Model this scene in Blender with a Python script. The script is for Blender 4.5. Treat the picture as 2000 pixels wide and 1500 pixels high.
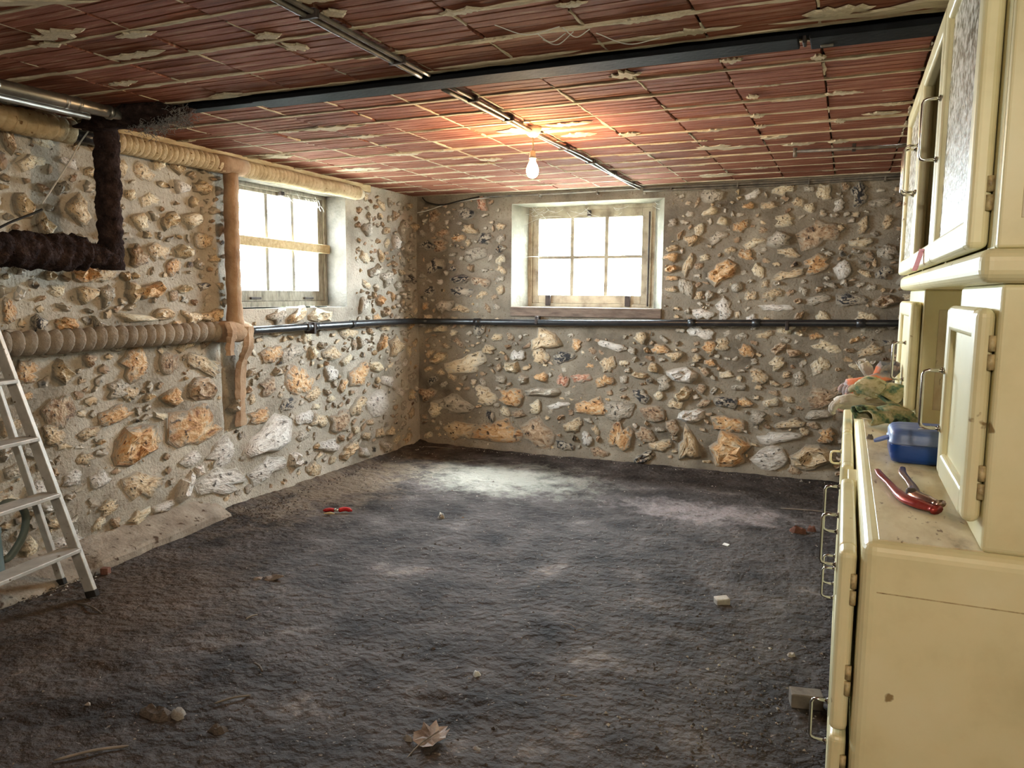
import bpy, bmesh, math, random
from mathutils import Vector, Matrix, Euler, noise
for _o in list(bpy.data.objects):
    bpy.data.objects.remove(_o, do_unlink=True)
sc = bpy.context.scene
C = sc.collection
rnd = random.Random(7)

# ------------------------------------------------------------------ camera
cam_d = bpy.data.cameras.new('camera'); cam = bpy.data.objects.new('camera', cam_d); C.objects.link(cam)
cam_d.sensor_width = 36.0; cam_d.lens = 36.0 * 1503.7 / 2000.0; cam_d.clip_start = 0.02
cam.location = (0, 0, 1.40)
_yaw, _pit, _rol = math.radians(23.356), math.radians(6.7215), math.radians(0.4171)
_f = Vector((-math.sin(_yaw) * math.cos(_pit), math.cos(_yaw) * math.cos(_pit), -math.sin(_pit)))
_r = Vector((math.cos(_yaw), math.sin(_yaw), 0)); _u = _r.cross(_f)
_r2 = _r * math.cos(_rol) + _u * math.sin(_rol); _u2 = _u * math.cos(_rol) - _r * math.sin(_rol)
_m = Matrix((_r2, _u2, -_f)).transposed()
cam.rotation_euler = _m.to_euler()
sc.camera = cam

# ------------------------------------------------------------------ sky, sun, lamps, exposure
SKY = 26.0
wd = bpy.data.worlds.new('sky'); sc.world = wd; wd.use_nodes = True
_bg = wd.node_tree.nodes['Background']; _bg.inputs[0].default_value = (0.80, 0.91, 1.0, 1); _bg.inputs[1].default_value = SKY
sun_d = bpy.data.lights.new('sun', 'SUN'); sun = bpy.data.objects.new('sun', sun_d); C.objects.link(sun)
sun_d.energy = 11.0; sun_d.angle = math.radians(24); sun_d.color = (0.94, 0.98, 1.0)
sun.rotation_euler = Vector((-0.50, -1.05, -1.70)).to_track_quat('-Z', 'Y').to_euler()
def portal(name, loc, rot, sx, sy):
    d = bpy.data.lights.new(name, 'AREA'); d.shape = 'RECTANGLE'; d.size = sx; d.size_y = sy; d.cycles.is_portal = True
    o = bpy.data.objects.new(name, d); C.objects.link(o); o.location = loc; o.rotation_euler = rot
portal('portal_back', (-2.03, 6.42, 1.72), (math.radians(-90), 0, 0), 1.12, 0.86)
portal('portal_left', (-3.87, 4.58, 1.72), (0, math.radians(-90), 0), 0.86, 1.0)
lamp_d = bpy.data.lights.new('rear_lamp', 'POINT'); lamp = bpy.data.objects.new('rear_lamp', lamp_d); C.objects.link(lamp)
lamp_d.energy = 27.0; lamp_d.color = (1.0, 0.92, 0.72); lamp_d.shadow_soft_size = 0.06; lamp.location = (0.1, -0.9, 2.05)
BULB = 195.0
sc.view_settings.view_transform = 'Standard'; sc.view_settings.look = 'None'
sc.view_settings.gamma = 1.0; sc.view_settings.use_curve_mapping = False
sc.view_settings.exposure = 2.25
try:
    sc.cycles.max_bounces = 8; sc.cycles.diffuse_bounces = 5; sc.cycles.transparent_max_bounces = 12
    sc.cycles.sample_clamp_indirect = 8.0; sc.cycles.caustics_reflective = False; sc.cycles.caustics_refractive = False
    sc.cycles.use_denoising = True
except Exception:
    pass

# ------------------------------------------------------------------ helpers
def srgb(*c):
    if len(c) == 1: c = c[0]
    return tuple(((x / 255.0) / 12.92 if x / 255.0 <= 0.04045 else ((x / 255.0 + 0.055) / 1.055) ** 2.4) for x in c)

def mat(name, cols, scale=8.0, rough=0.8, bump=0.0, bscale=60.0, metal=0.0, stretch=(1, 1, 1), detail=6.0,
        objvar=0.0, spec=0.4, coat=0.0, speck=None, rim=None, dist=0.0, bdist=0.01):
    """procedural material: noise -> colour ramp (+ second noise of specks, + random value per object) with noise bump"""
    m = bpy.data.materials.new(name); m.use_nodes = True
    nt = m.node_tree; N = nt.nodes; K = nt.links
    p = N['Principled BSDF']; p.inputs['Roughness'].default_value = rough; p.inputs['Metallic'].default_value = metal
    p.inputs['Specular IOR Level'].default_value = spec
    if coat: p.inputs['Coat Weight'].default_value = coat; p.inputs['Coat Roughness'].default_value = 0.2
    tc = N.new('ShaderNodeTexCoord'); mp = N.new('ShaderNodeMapping'); K.new(tc.outputs['Object'], mp.inputs['Vector'])
    mp.inputs['Scale'].default_value = stretch
    oi = N.new('ShaderNodeObjectInfo')
    nz = N.new('ShaderNodeTexNoise'); nz.noise_dimensions = '4D'; nz.inputs['Scale'].default_value = scale
    nz.inputs['Detail'].default_value = detail; nz.inputs['Roughness'].default_value = 0.62; nz.inputs['Distortion'].default_value = dist
    K.new(mp.outputs[0], nz.inputs['Vector'])
    mw = N.new('ShaderNodeMath'); mw.operation = 'MULTIPLY'; mw.inputs[1].default_value = 37.0 if objvar else 0.0
    K.new(oi.outputs['Random'], mw.inputs[0]); K.new(mw.outputs[0], nz.inputs['W'])
    cr = N.new('ShaderNodeValToRGB'); e = cr.color_ramp.elements
    while len(e) < len(cols): e.new(0.5)
    for i, (pos, c) in enumerate(cols):
        e[i].position = pos; e[i].color = (*srgb(*c), 1)
    K.new(nz.outputs['Fac'], cr.inputs[0]); out = cr.outputs[0]
    if speck:
        n2 = N.new('ShaderNodeTexNoise'); n2.inputs['Scale'].default_value = speck[1]; n2.inputs['Detail'].default_value = 3.0
        K.new(mp.outputs[0], n2.inputs['Vector'])
        r2 = N.new('ShaderNodeValToRGB'); r2.color_ramp.elements[0].position = speck[2]; r2.color_ramp.elements[1].position = speck[2] + speck[3]
        K.new(n2.outputs['Fac'], r2.inputs[0])
        mx = N.new('ShaderNodeMixRGB'); mx.inputs[2].default_value = (*srgb(*speck[0]), 1)
        K.new(r2.outputs[0], mx.inputs[0]); K.new(out, mx.inputs[1]); out = mx.outputs[0]
    if rim:
        at = N.new('ShaderNodeAttribute'); at.attribute_name = 'rim'
        m2 = N.new('ShaderNodeMath'); m2.operation = 'MULTIPLY_ADD'; m2.inputs[1].default_value = 1.6; m2.inputs[2].default_value = -0.8
        K.new(nz.outputs['Fac'], m2.inputs[0])
        ad = N.new('ShaderNodeMath'); ad.operation = 'ADD'; K.new(at.outputs['Fac'], ad.inputs[0]); K.new(m2.outputs[0], ad.inputs[1])
        r3 = N.new('ShaderNodeValToRGB'); r3.color_ramp.elements[0].position = 0.42; r3.color_ramp.elements[1].position = 0.85
        K.new(ad.outputs[0], r3.inputs[0])
        mx = N.new('ShaderNodeMixRGB'); mx.inputs[2].default_value = (*srgb(*rim), 1)
        K.new(r3.outputs[0], mx.inputs[0]); K.new(out, mx.inputs[1]); out = mx.outputs[0]
    if objvar:
        hs = N.new('ShaderNodeHueSaturation'); mr = N.new('ShaderNodeMapRange')
        mr.inputs['To Min'].default_value = 1 - objvar; mr.inputs['To Max'].default_value = 1 + objvar
        K.new(oi.outputs['Random'], mr.inputs['Value']); K.new(mr.outputs[0], hs.inputs['Value']); K.new(out, hs.inputs['Color']); out = hs.outputs[0]
    K.new(out, p.inputs['Base Color'])
    if bump:
        nb = N.new('ShaderNodeTexNoise'); nb.inputs['Scale'].default_value = bscale; nb.inputs['Detail'].default_value = 5.0
        K.new(mp.outputs[0], nb.inputs['Vector'])
        bp = N.new('ShaderNodeBump'); bp.inputs['Strength'].default_value = bump; bp.inputs['Distance'].default_value = bdist
        K.new(nb.outputs['Fac'], bp.inputs['Height']); K.new(bp.outputs[0], p.inputs['Normal'])
    return m

def flat(name, c, rough=0.6, metal=0.0, **k):
    d = tuple(max(0, x - 14) for x in c); l = tuple(min(255, x + 10) for x in c)
    return mat(name, [(0.3, d), (0.7, l)], rough=rough, metal=metal, **k)

def mesh(name, vs, fs, smooth=False):
    me = bpy.data.meshes.new(name); me.from_pydata([tuple(v) for v in vs], [], fs); me.update()
    if smooth: me.shade_smooth()
    return me

def link(name, me, m=None, parent=None, loc=None, rot=None, scale=None):
    o = bpy.data.objects.new(name, me); C.objects.link(o)
    if me is not None and m is not None:
        if not me.materials: me.materials.append(m)
        elif me.materials[0] is not m:
            o.material_slots[0].link = 'OBJECT'; o.material_slots[0].material = m
    if parent: o.parent = parent
    if loc is not None: o.location = loc
    if rot is not None: o.rotation_euler = rot
    if scale is not None: o.scale = scale
    return o

def tag(o, label=None, cat=None, group=None, kind=None):
    if label: o['label'] = label
    if cat: o['category'] = cat
    if group: o['group'] = group
    if kind: o['kind'] = kind
    return o

def empty(name, loc, label, cat, rot=None, group=None):
    o = link(name, None, loc=loc, rot=rot); o.empty_display_size = 0.05
    return tag(o, label, cat, group)

class MB:
    """collects shapes into one mesh"""
    def __init__(s): s.v = []; s.f = []
    def add(s, vs, fs):
        b = len(s.v); s.v += [Vector(v) for v in vs]; s.f += [tuple(i + b for i in f) for f in fs]; return s
    def box(s, x0, x1, y0, y1, z0, z1):
        v = [(x, y, z) for z in (z0, z1) for y in (y0, y1) for x in (x0, x1)]
        return s.add(v, [(0, 2, 3, 1), (4, 5, 7, 6), (0, 1, 5, 4), (2, 6, 7, 3), (0, 4, 6, 2), (1, 3, 7, 5)])
    def tube(s, pts, r, n=12, caps=True, rf=None):
        pts = [Vector(p) for p in pts]; k = len(pts)
        rs = r if isinstance(r, (list, tuple)) else [r] * k
        t = [(pts[min(i + 1, k - 1)] - pts[max(i - 1, 0)]).normalized() for i in range(k)]
        a = Vector((0, 0, 1)) if abs(t[0].z) < 0.9 else Vector((1, 0, 0))
        u = t[0].cross(a).normalized(); vs = []; d = 0.0
        for i in range(k):
            if i:
                d += (pts[i] - pts[i - 1]).length
                u = (u - t[i] * u.dot(t[i])); u = u.normalized() if u.length > 1e-6 else t[i].orthogonal().normalized()
            w = t[i].cross(u)
            for j in range(n):
                th = 2 * math.pi * j / n
                q = rs[i] * (rf(d, th, pts[i]) if rf else 1.0)
                vs.append(pts[i] + u * (math.cos(th) * q) + w * (math.sin(th) * q))
        fs = [(i * n + j, i * n + (j + 1) % n, (i + 1) * n + (j + 1) % n, (i + 1) * n + j) for i in range(k - 1) for j in range(n)]
        if caps: fs += [tuple(reversed(range(n))), tuple(range((k - 1) * n, k * n))]
        return s.add(vs, fs)
    def lathe(s, prof, n=20, o=(0, 0, 0)):
        k = len(prof); vs = [(o[0] + r * math.cos(2 * math.pi * j / n), o[1] + r * math.sin(2 * math.pi * j / n), o[2] + z) for r, z in prof for j in range(n)]
        fs = [(i * n + j, i * n + (j + 1) % n, (i + 1) * n + (j + 1) % n, (i + 1) * n + j) for i in range(k - 1) for j in range(n)]
        fs += [tuple(reversed(range(n))), tuple(range((k - 1) * n, k * n))]
        return s.add(vs, fs)
    def build(s, name, m, parent=None, smooth=False, bevel=0.0, seg=2, **k):
        me = mesh(name, s.v, s.f)
        if bevel:
            bm = bmesh.new(); bm.from_mesh(me); bmesh.ops.remove_doubles(bm, verts=bm.verts, dist=1e-6)
            bmesh.ops.bevel(bm, geom=bm.edges[:], offset=bevel, segments=seg, affect='EDGES', clamp_overlap=True, profile=0.5)
            bm.to_mesh(me); bm.free()
        if smooth: me.shade_smooth()
        o = link(name, me, m, parent, **k)
        if smooth and bevel:
            pass
        return o

def rbox(name, x0, x1, y0, y1, z0, z1, m, parent=None, bevel=0.004, seg=2, **k):
    return MB().box(x0, x1, y0, y1, z0, z1).build(name, m, parent, bevel=bevel, seg=seg, **k)

def nz(x, y, z=0.0, s=1.0): return noise.noise(Vector((x * s, y * s, z * s)))
def lerp(a, b, t): return a + (b - a) * t
def path(pts, step):
    out = [Vector(pts[0])]
    for a, b in zip(pts[:-1], pts[1:]):
        a = Vector(a); b = Vector(b); n = max(1, int((b - a).length / step))
        out += [a.lerp(b, i / n) for i in range(1, n + 1)]
    return out
def smooth_path(ctrl, n=8):
    p = [Vector(c) for c in ctrl]; p = [p[0] * 2 - p[1]] + p + [p[-1] * 2 - p[-2]]; out = []
    for i in range(1, len(p) - 2):
        for j in range(n):
            t = j / n; a, b, c, d = p[i - 1:i + 3]
            out.append(0.5 * ((2 * b) + (c - a) * t + (2 * a - 5 * b + 4 * c - d) * t * t + (3 * b - a - 3 * c + d) * t ** 3))
    out.append(p[-2]); return out
def frange(a, b, s):
    n = max(1, int(round((b - a) / s))); return [a + (b - a) * i / n for i in range(n + 1)]

# ------------------------------------------------------------------ materials
M = {}
M['mortar'] = mat('lime_mortar', [(0.34, (96, 89, 79)), (0.45, (130, 121, 108)), (0.55, (144, 135, 121)), (0.66, (166, 157, 142))], scale=2.6, rough=0.95, bump=0.7, bscale=70, spec=0.15, speck=((110, 96, 78), 90, 0.6, 0.1), bdist=0.008)
M['mortarl'] = mat('lime_mortar_lit', [(0.34, (134, 126, 114)), (0.45, (168, 160, 147)), (0.55, (182, 174, 161)), (0.66, (200, 192, 178))], scale=2.6, rough=0.95, bump=0.7, bscale=60, spec=0.15, speck=((120, 106, 88), 80, 0.62, 0.1), bdist=0.01)  # mortar made paler: the left wall's stronger light is put into the colour
M['plaster'] = mat('reveal_plaster', [(0.3, (116, 112, 100)), (0.7, (144, 140, 127))], scale=9, rough=0.95, bump=0.5, bscale=50, spec=0.1)
MORT = (146, 137, 123)
M['revealm'] = mat('darkened_reveal', [(0.3, (80, 75, 68)), (0.7, (108, 101, 92))], scale=8, rough=0.95, bump=0.6, bscale=60, spec=0.1)  # mortar colour darkened to tone down the direct skylight on the reveals
def stone_mat(n, cols, rim=MORT): return mat('flint_' + n, [(q, c[1]) for q, c in zip((0.36, 0.44, 0.52, 0.62), cols)] if n != 'dark' else cols, scale=3.6 if n != 'dark' else 2.2, detail=11 if n != 'dark' else 3, rough=0.66, bump=0.4, bscale=7, objvar=0.09, rim=rim, spec=0.4, speck=(tuple(int(c * 0.55) for c in cols[0][1]), 7, 0.6, 0.06), dist=1.2, bdist=0.06)
ST = {
 't': stone_mat('tan', [(0.28, (130, 106, 80)), (0.40, (196, 170, 136)), (0.54, (212, 190, 156)), (0.66, (228, 214, 190))]),
 'o': stone_mat('orange', [(0.28, (134, 92, 60)), (0.40, (200, 152, 102)), (0.54, (214, 176, 130)), (0.66, (228, 206, 174))]),
 'w': stone_mat('white', [(0.28, (150, 140, 130)), (0.40, (212, 205, 198)), (0.54, (226, 221, 215)), (0.66, (236, 232, 227))], (178, 170, 158)),
 'd': stone_mat('dark', [(0.40, (46, 46, 50)), (0.48, (74, 72, 74)), (0.52, (180, 168, 150)), (0.7, (212, 202, 184))]),
 'b': stone_mat('brown', [(0.28, (100, 78, 62)), (0.42, (156, 128, 102)), (0.55, (182, 156, 128)), (0.68, (212, 194, 168))]),
 'g': stone_mat('grey', [(0.28, (112, 104, 94)), (0.42, (170, 160, 145)), (0.55, (190, 180, 165)), (0.68, (216, 208, 195))]),
 'c': stone_mat('cream', [(0.28, (156, 134, 104)), (0.40, (214, 196, 164)), (0.54, (226, 212, 184)), (0.66, (236, 227, 208))], (174, 165, 149)),
 'r': stone_mat('red', [(0.28, (130, 82, 64)), (0.42, (182, 126, 100)), (0.55, (200, 152, 128)), (0.68, (218, 192, 170))]),
}
M['tile'] = mat('terracotta', [(0.28, (90, 53, 44)), (0.42, (130, 78, 62)), (0.52, (144, 90, 72)), (0.62, (166, 120, 100)), (0.74, (204, 182, 160))], scale=4, rough=0.88, bump=0.4, bscale=40, stretch=(1.0, 14, 1), objvar=0.14, spec=0.2, speck=((98, 66, 58), 10, 0.66, 0.12), bdist=0.005)
M['cmortar'] = mat('ceiling_mortar', [(0.3, (176, 162, 138)), (0.6, (212, 200, 176)), (0.8, (224, 214, 194))], scale=12, rough=0.95, bump=0.6, bscale=60, spec=0.1, bdist=0.006)
M['slab'] = mat('ceiling_slab', [(0.3, (70, 56, 46)), (0.7, (120, 100, 82))], scale=10, rough=0.95, bump=0.4)
M['steel'] = mat('black_steel', [(0.3, (16, 18, 22)), (0.7, (28, 31, 36))], scale=12, rough=0.8, bump=0.15, bscale=50, spec=0.15)
M['blackpipe'] = mat('painted_black_pipe', [(0.3, (26, 27, 30)), (0.66, (44, 45, 48)), (0.8, (96, 88, 78))], scale=14, rough=0.33, bump=0.15, bscale=60, spec=0.6)
M['galv'] = mat('galvanised', [(0.3, (120, 116, 110)), (0.7, (168, 164, 156))], scale=10, rough=0.38, metal=0.85)
M['lead'] = mat('conduit_grey', [(0.3, (78, 74, 70)), (0.6, (126, 118, 108)), (0.8, (160, 150, 134))], scale=14, rough=0.5, metal=0.3)
M['rope'] = mat('plaster_rope', [(0.25, (146, 126, 96)), (0.5, (192, 174, 142)), (0.75, (212, 196, 168))], scale=9, rough=0.95, bump=0.4, bscale=70, spec=0.1, speck=((120, 94, 66), 40, 0.64, 0.06))
M['greyrope'] = mat('grey_rope', [(0.25, (104, 92, 80)), (0.5, (150, 138, 124)), (0.75, (176, 166, 152))], scale=9, rough=0.95, bump=0.5, bscale=70, spec=0.1)
M['brownwrap'] = mat('brown_wrap', [(0.25, (122, 96, 76)), (0.5, (168, 140, 114)), (0.75, (192, 168, 142))], scale=8, rough=0.92, bump=0.4, bscale=50, spec=0.1)
M['felt'] = mat('dark_felt', [(0.3, (30, 24, 24)), (0.55, (58, 46, 44)), (0.8, (96, 80, 74))], scale=22, rough=1.0, bump=0.9, bscale=70, spec=0.05, bdist=0.015)
M['feltgrey'] = mat('felt_fibres', [(0.3, (40, 34, 36)), (0.7, (88, 80, 82))], scale=20, rough=1.0, spec=0.05)
M['web'] = mat('cobweb', [(0.3, (190, 190, 186)), (0.7, (220, 220, 216))], scale=20, rough=1.0, spec=0.1)
M['greyweb'] = mat('dusty_cobweb', [(0.3, (110, 108, 108)), (0.7, (150, 148, 146))], scale=20, rough=1.0, spec=0.1)
M['oldwood'] = mat('weathered_wood', [(0.3, (98, 92, 84)), (0.5, (142, 136, 124)), (0.75, (176, 170, 156))], scale=6, rough=0.85, bump=0.4, bscale=30, stretch=(6, 6, 1.5), spec=0.2)
M['palewood'] = mat('pale_wood', [(0.3, (170, 146, 108)), (0.6, (204, 184, 146)), (0.8, (216, 200, 166))], scale=5, rough=0.8, bump=0.3, bscale=30, stretch=(8, 1.5, 8), spec=0.2)
M['winwood'] = mat('flaking_window_paint', [(0.3, (120, 110, 96)), (0.5, (170, 160, 140)), (0.75, (196, 188, 166))], scale=9, rough=0.85, bump=0.3, bscale=40, spec=0.2)
M['sillwood'] = mat('sill_board', [(0.3, (96, 82, 74)), (0.6, (136, 120, 108)), (0.8, (160, 144, 130))], scale=6, rough=0.9, bump=0.4, bscale=30, stretch=(1.2, 6, 6), spec=0.15)
M['iron'] = mat('rusty_iron', [(0.3, (44, 40, 40)), (0.6, (74, 64, 60)), (0.8, (104, 82, 68))], scale=20, rough=0.7, metal=0.3, bump=0.2)
M['cream'] = mat('cream_paint', [(0.25, (204, 194, 150)), (0.5, (222, 214, 172)), (0.75, (228, 222, 186))], scale=4, rough=0.38, bump=0.06, bscale=14, spec=0.5, speck=((150, 128, 88), 22, 0.71, 0.04))
M['creamtop'] = mat('worn_cream_top', [(0.3, (156, 138, 108)), (0.42, (196, 182, 150)), (0.6, (214, 204, 176))], scale=7, rough=0.45, bump=0.1, bscale=30, spec=0.45, stretch=(2.5, 1, 1), speck=((112, 88, 64), 26, 0.66, 0.07))
M['dark'] = mat('dark_inside', [(0.3, (52, 42, 32)), (0.7, (74, 60, 46))], rough=0.9)
M['chrome'] = mat('chrome', [(0.3, (176, 172, 164)), (0.7, (206, 202, 194))], scale=20, rough=0.2, metal=1.0)
M['hinge'] = mat('painted_hinge', [(0.3, (120, 98, 66)), (0.55, (190, 172, 128)), (0.8, (206, 192, 152))], scale=60, rough=0.5, spec=0.5)
M['alu'] = mat('aluminium', [(0.3, (176, 172, 165)), (0.6, (206, 203, 197)), (0.8, (222, 219, 214))], scale=14, rough=0.45, metal=0.3, speck=((110, 92, 70), 40, 0.66, 0.06))
M['rubber'] = mat('black_rubber', [(0.3, (26, 24, 22)), (0.7, (48, 44, 40))], rough=0.8)
M['can'] = mat('greygreen_plastic', [(0.3, (92, 104, 100)), (0.7, (118, 130, 126))], scale=6, rough=0.45)
M['blue'] = mat('blue_plastic', [(0.3, (14, 54, 128)), (0.7, (24, 72, 154))], scale=6, rough=0.28, spec=0.5)
M['bluelid'] = mat('dusty_blue_lid', [(0.3, (58, 88, 150)), (0.5, (92, 112, 166)), (0.75, (126, 138, 176))], scale=10, rough=0.4, stretch=(1, 4, 1))
M['paper'] = flat('pink_paper', (240, 176, 190), rough=0.9)
M['redgrip'] = mat('worn_red_metal', [(0.3, (104, 30, 30)), (0.5, (150, 52, 50)), (0.75, (176, 104, 96))], scale=16, rough=0.3, metal=0.45)
M['plier'] = mat('plier_steel', [(0.3, (150, 110, 104)), (0.6, (206, 180, 172)), (0.8, (226, 214, 208))], scale=10, rough=0.22, metal=0.9)
M['red'] = mat('red_plastic', [(0.3, (150, 18, 22)), (0.7, (196, 32, 34))], rough=0.4)
M['leaf'] = mat('dead_leaf', [(0.36, (104, 90, 84)), (0.5, (150, 136, 128)), (0.64, (184, 172, 164))], scale=14, rough=0.85, bump=0.5, bscale=30)
M['twig'] = mat('dry_twig', [(0.3, (84, 74, 66)), (0.7, (148, 138, 126))], scale=12, rough=0.9, objvar=0.2)
M['chip'] = mat('stone_chip', [(0.3, (120, 112, 104)), (0.6, (176, 168, 158)), (0.8, (214, 208, 200))], scale=14, rough=0.85, bump=0.4, objvar=0.25)
M['brick'] = mat('brick_chip', [(0.3, (82, 54, 46)), (0.6, (124, 84, 70)), (0.8, (146, 110, 94))], scale=20, rough=0.9, bump=0.5)
M['soil'] = mat('soil_crumbs', [(0.3, (56, 48, 44)), (0.6, (96, 86, 78)), (0.8, (150, 140, 130))], scale=9, rough=0.95)
M['concrete'] = mat('dusty_concrete', [(0.3, (120, 108, 96)), (0.55, (160, 148, 134)), (0.8, (186, 176, 160))], scale=6, rough=0.95, bump=0.6, bscale=45, spec=0.1, speck=((84, 68, 56), 26, 0.6, 0.1))
M['camo'] = mat('green_camo_cloth', [(0.36, (44, 50, 36)), (0.42, (90, 116, 90)), (0.47, (146, 144, 104)), (0.56, (186, 176, 146)), (0.64, (120, 118, 80))], scale=14, rough=0.95, bump=0.4, bscale=90, objvar=0.1)
M['offwhite'] = mat('off_white_cloth', [(0.3, (140, 132, 122)), (0.6, (196, 188, 174)), (0.8, (210, 204, 190))], scale=9, rough=0.95, bump=0.4, bscale=90)
M['orangeblue'] = mat('orange_blue_cloth', [(0.38, (112, 116, 132)), (0.5, (156, 146, 146)), (0.56, (206, 120, 84)), (0.75, (214, 140, 100))], scale=7, rough=0.9, bump=0.3, bscale=90)
M['ivory'] = flat('ivory_plastic', (226, 214, 180), rough=0.35)
M['ground'] = mat('outside_gravel', [(0.3, (150, 146, 134)), (0.7, (186, 182, 170))], scale=6, rough=0.95)
M['shrub'] = mat('outside_leaves', [(0.3, (84, 120, 66)), (0.7, (140, 170, 110))], scale=8, rough=0.8)
# floor: trodden earth with pale mineral bloom, dust and a painted pool of window light
def floor_mat():
    m = mat('trodden_earth', [(0.34, (28, 22, 20)), (0.43, (48, 41, 38)), (0.51, (66, 59, 56)), (0.59, (78, 71, 68)), (0.70, (124, 114, 108))], scale=3.2, detail=12, rough=0.85, bump=1.0, bscale=24, spec=0.28, speck=((128, 118, 110), 60, 0.67, 0.06), bdist=0.03)
    nt = m.node_tree; N = nt.nodes; K = nt.links; p = N['Principled BSDF']
    src = p.inputs['Base Color'].links[0].from_socket
    tc = next(n for n in N if n.type == 'TEX_COORD')
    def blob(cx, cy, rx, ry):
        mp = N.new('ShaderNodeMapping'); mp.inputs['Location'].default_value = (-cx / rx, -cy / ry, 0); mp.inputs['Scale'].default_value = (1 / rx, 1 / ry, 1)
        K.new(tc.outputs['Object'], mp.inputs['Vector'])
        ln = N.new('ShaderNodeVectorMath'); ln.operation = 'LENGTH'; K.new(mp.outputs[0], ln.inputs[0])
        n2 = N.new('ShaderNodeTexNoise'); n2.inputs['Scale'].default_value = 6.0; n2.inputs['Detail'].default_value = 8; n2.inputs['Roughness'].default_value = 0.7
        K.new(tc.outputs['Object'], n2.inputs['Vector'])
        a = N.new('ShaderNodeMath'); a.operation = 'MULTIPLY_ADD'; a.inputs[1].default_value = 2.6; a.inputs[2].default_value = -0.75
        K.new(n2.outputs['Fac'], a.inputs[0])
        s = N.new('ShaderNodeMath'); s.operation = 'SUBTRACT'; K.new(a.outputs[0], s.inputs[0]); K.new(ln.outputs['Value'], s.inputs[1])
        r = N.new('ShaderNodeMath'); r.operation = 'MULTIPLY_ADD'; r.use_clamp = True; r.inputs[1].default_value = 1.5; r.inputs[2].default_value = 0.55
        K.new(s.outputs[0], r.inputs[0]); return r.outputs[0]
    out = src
    for cx, cy, rx, ry, col, amt in ((-2.35, 5.25, 1.0, 0.62, (160, 158, 146), 0.6), (-0.75, 4.95, 0.7, 0.35, (150, 138, 136), 0.7), (-3.3, 4.6, 0.55, 1.4, (136, 120, 102), 0.65), (-2.9, 2.4, 0.9, 0.8, (104, 88, 74), 0.45)):  # first patch: some pale deposit, mostly window light put into the colour
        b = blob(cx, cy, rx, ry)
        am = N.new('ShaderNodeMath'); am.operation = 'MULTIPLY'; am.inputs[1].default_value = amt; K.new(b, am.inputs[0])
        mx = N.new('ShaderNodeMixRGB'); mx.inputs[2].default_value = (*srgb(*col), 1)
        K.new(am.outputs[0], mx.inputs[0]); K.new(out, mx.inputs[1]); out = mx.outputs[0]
    K.new(out, p.inputs['Base Color']); return m
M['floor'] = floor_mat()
def glass_mat(name, bumpy=0.0, tint=(0.96, 0.98, 0.97), gloss=0.08, rough=0.02):
    m = bpy.data.materials.new(name); m.use_nodes = True; nt = m.node_tree; N = nt.nodes; K = nt.links
    N.remove(N['Principled BSDF']); o = N['Material Output']
    t = N.new('ShaderNodeBsdfTransparent'); t.inputs[0].default_value = (*tint, 1)
    g = N.new('ShaderNodeBsdfGlossy'); g.inputs['Roughness'].default_value = rough
    x = N.new('ShaderNodeMixShader'); x.inputs[0].default_value = gloss
    n = N.new('ShaderNodeTexNoise'); n.inputs['Scale'].default_value = 3.0 
    K.new(t.outputs[0], x.inputs[1]); K.new(g.outputs[0], x.inputs[2]); K.new(x.outputs[0], o.inputs['Surface'])
    return m
M['glass'] = glass_mat('window_glass')
M['texglass'] = mat('ground_glass', [(0.40, (120, 116, 100)), (0.5, (196, 192, 176)), (0.58, (242, 240, 230))], scale=45, rough=0.25, bump=0.5, bscale=75, spec=0.6, detail=2, bdist=0.008)  # glitter of the glass painted in as bright and dark mottling
def bulb_mat():
    m = bpy.data.materials.new('lit_bulb'); m.use_nodes = True; N = m.node_tree.nodes; p = N['Principled BSDF']
    p.inputs['Base Color'].default_value = (1, 0.9, 0.75, 1)
    p.inputs['Emission Color'].default_value = (1.0, 0.66, 0.34, 1); p.inputs['Emission Strength'].default_value = BULB
    return m
M['bulb'] = bulb_mat()
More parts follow.
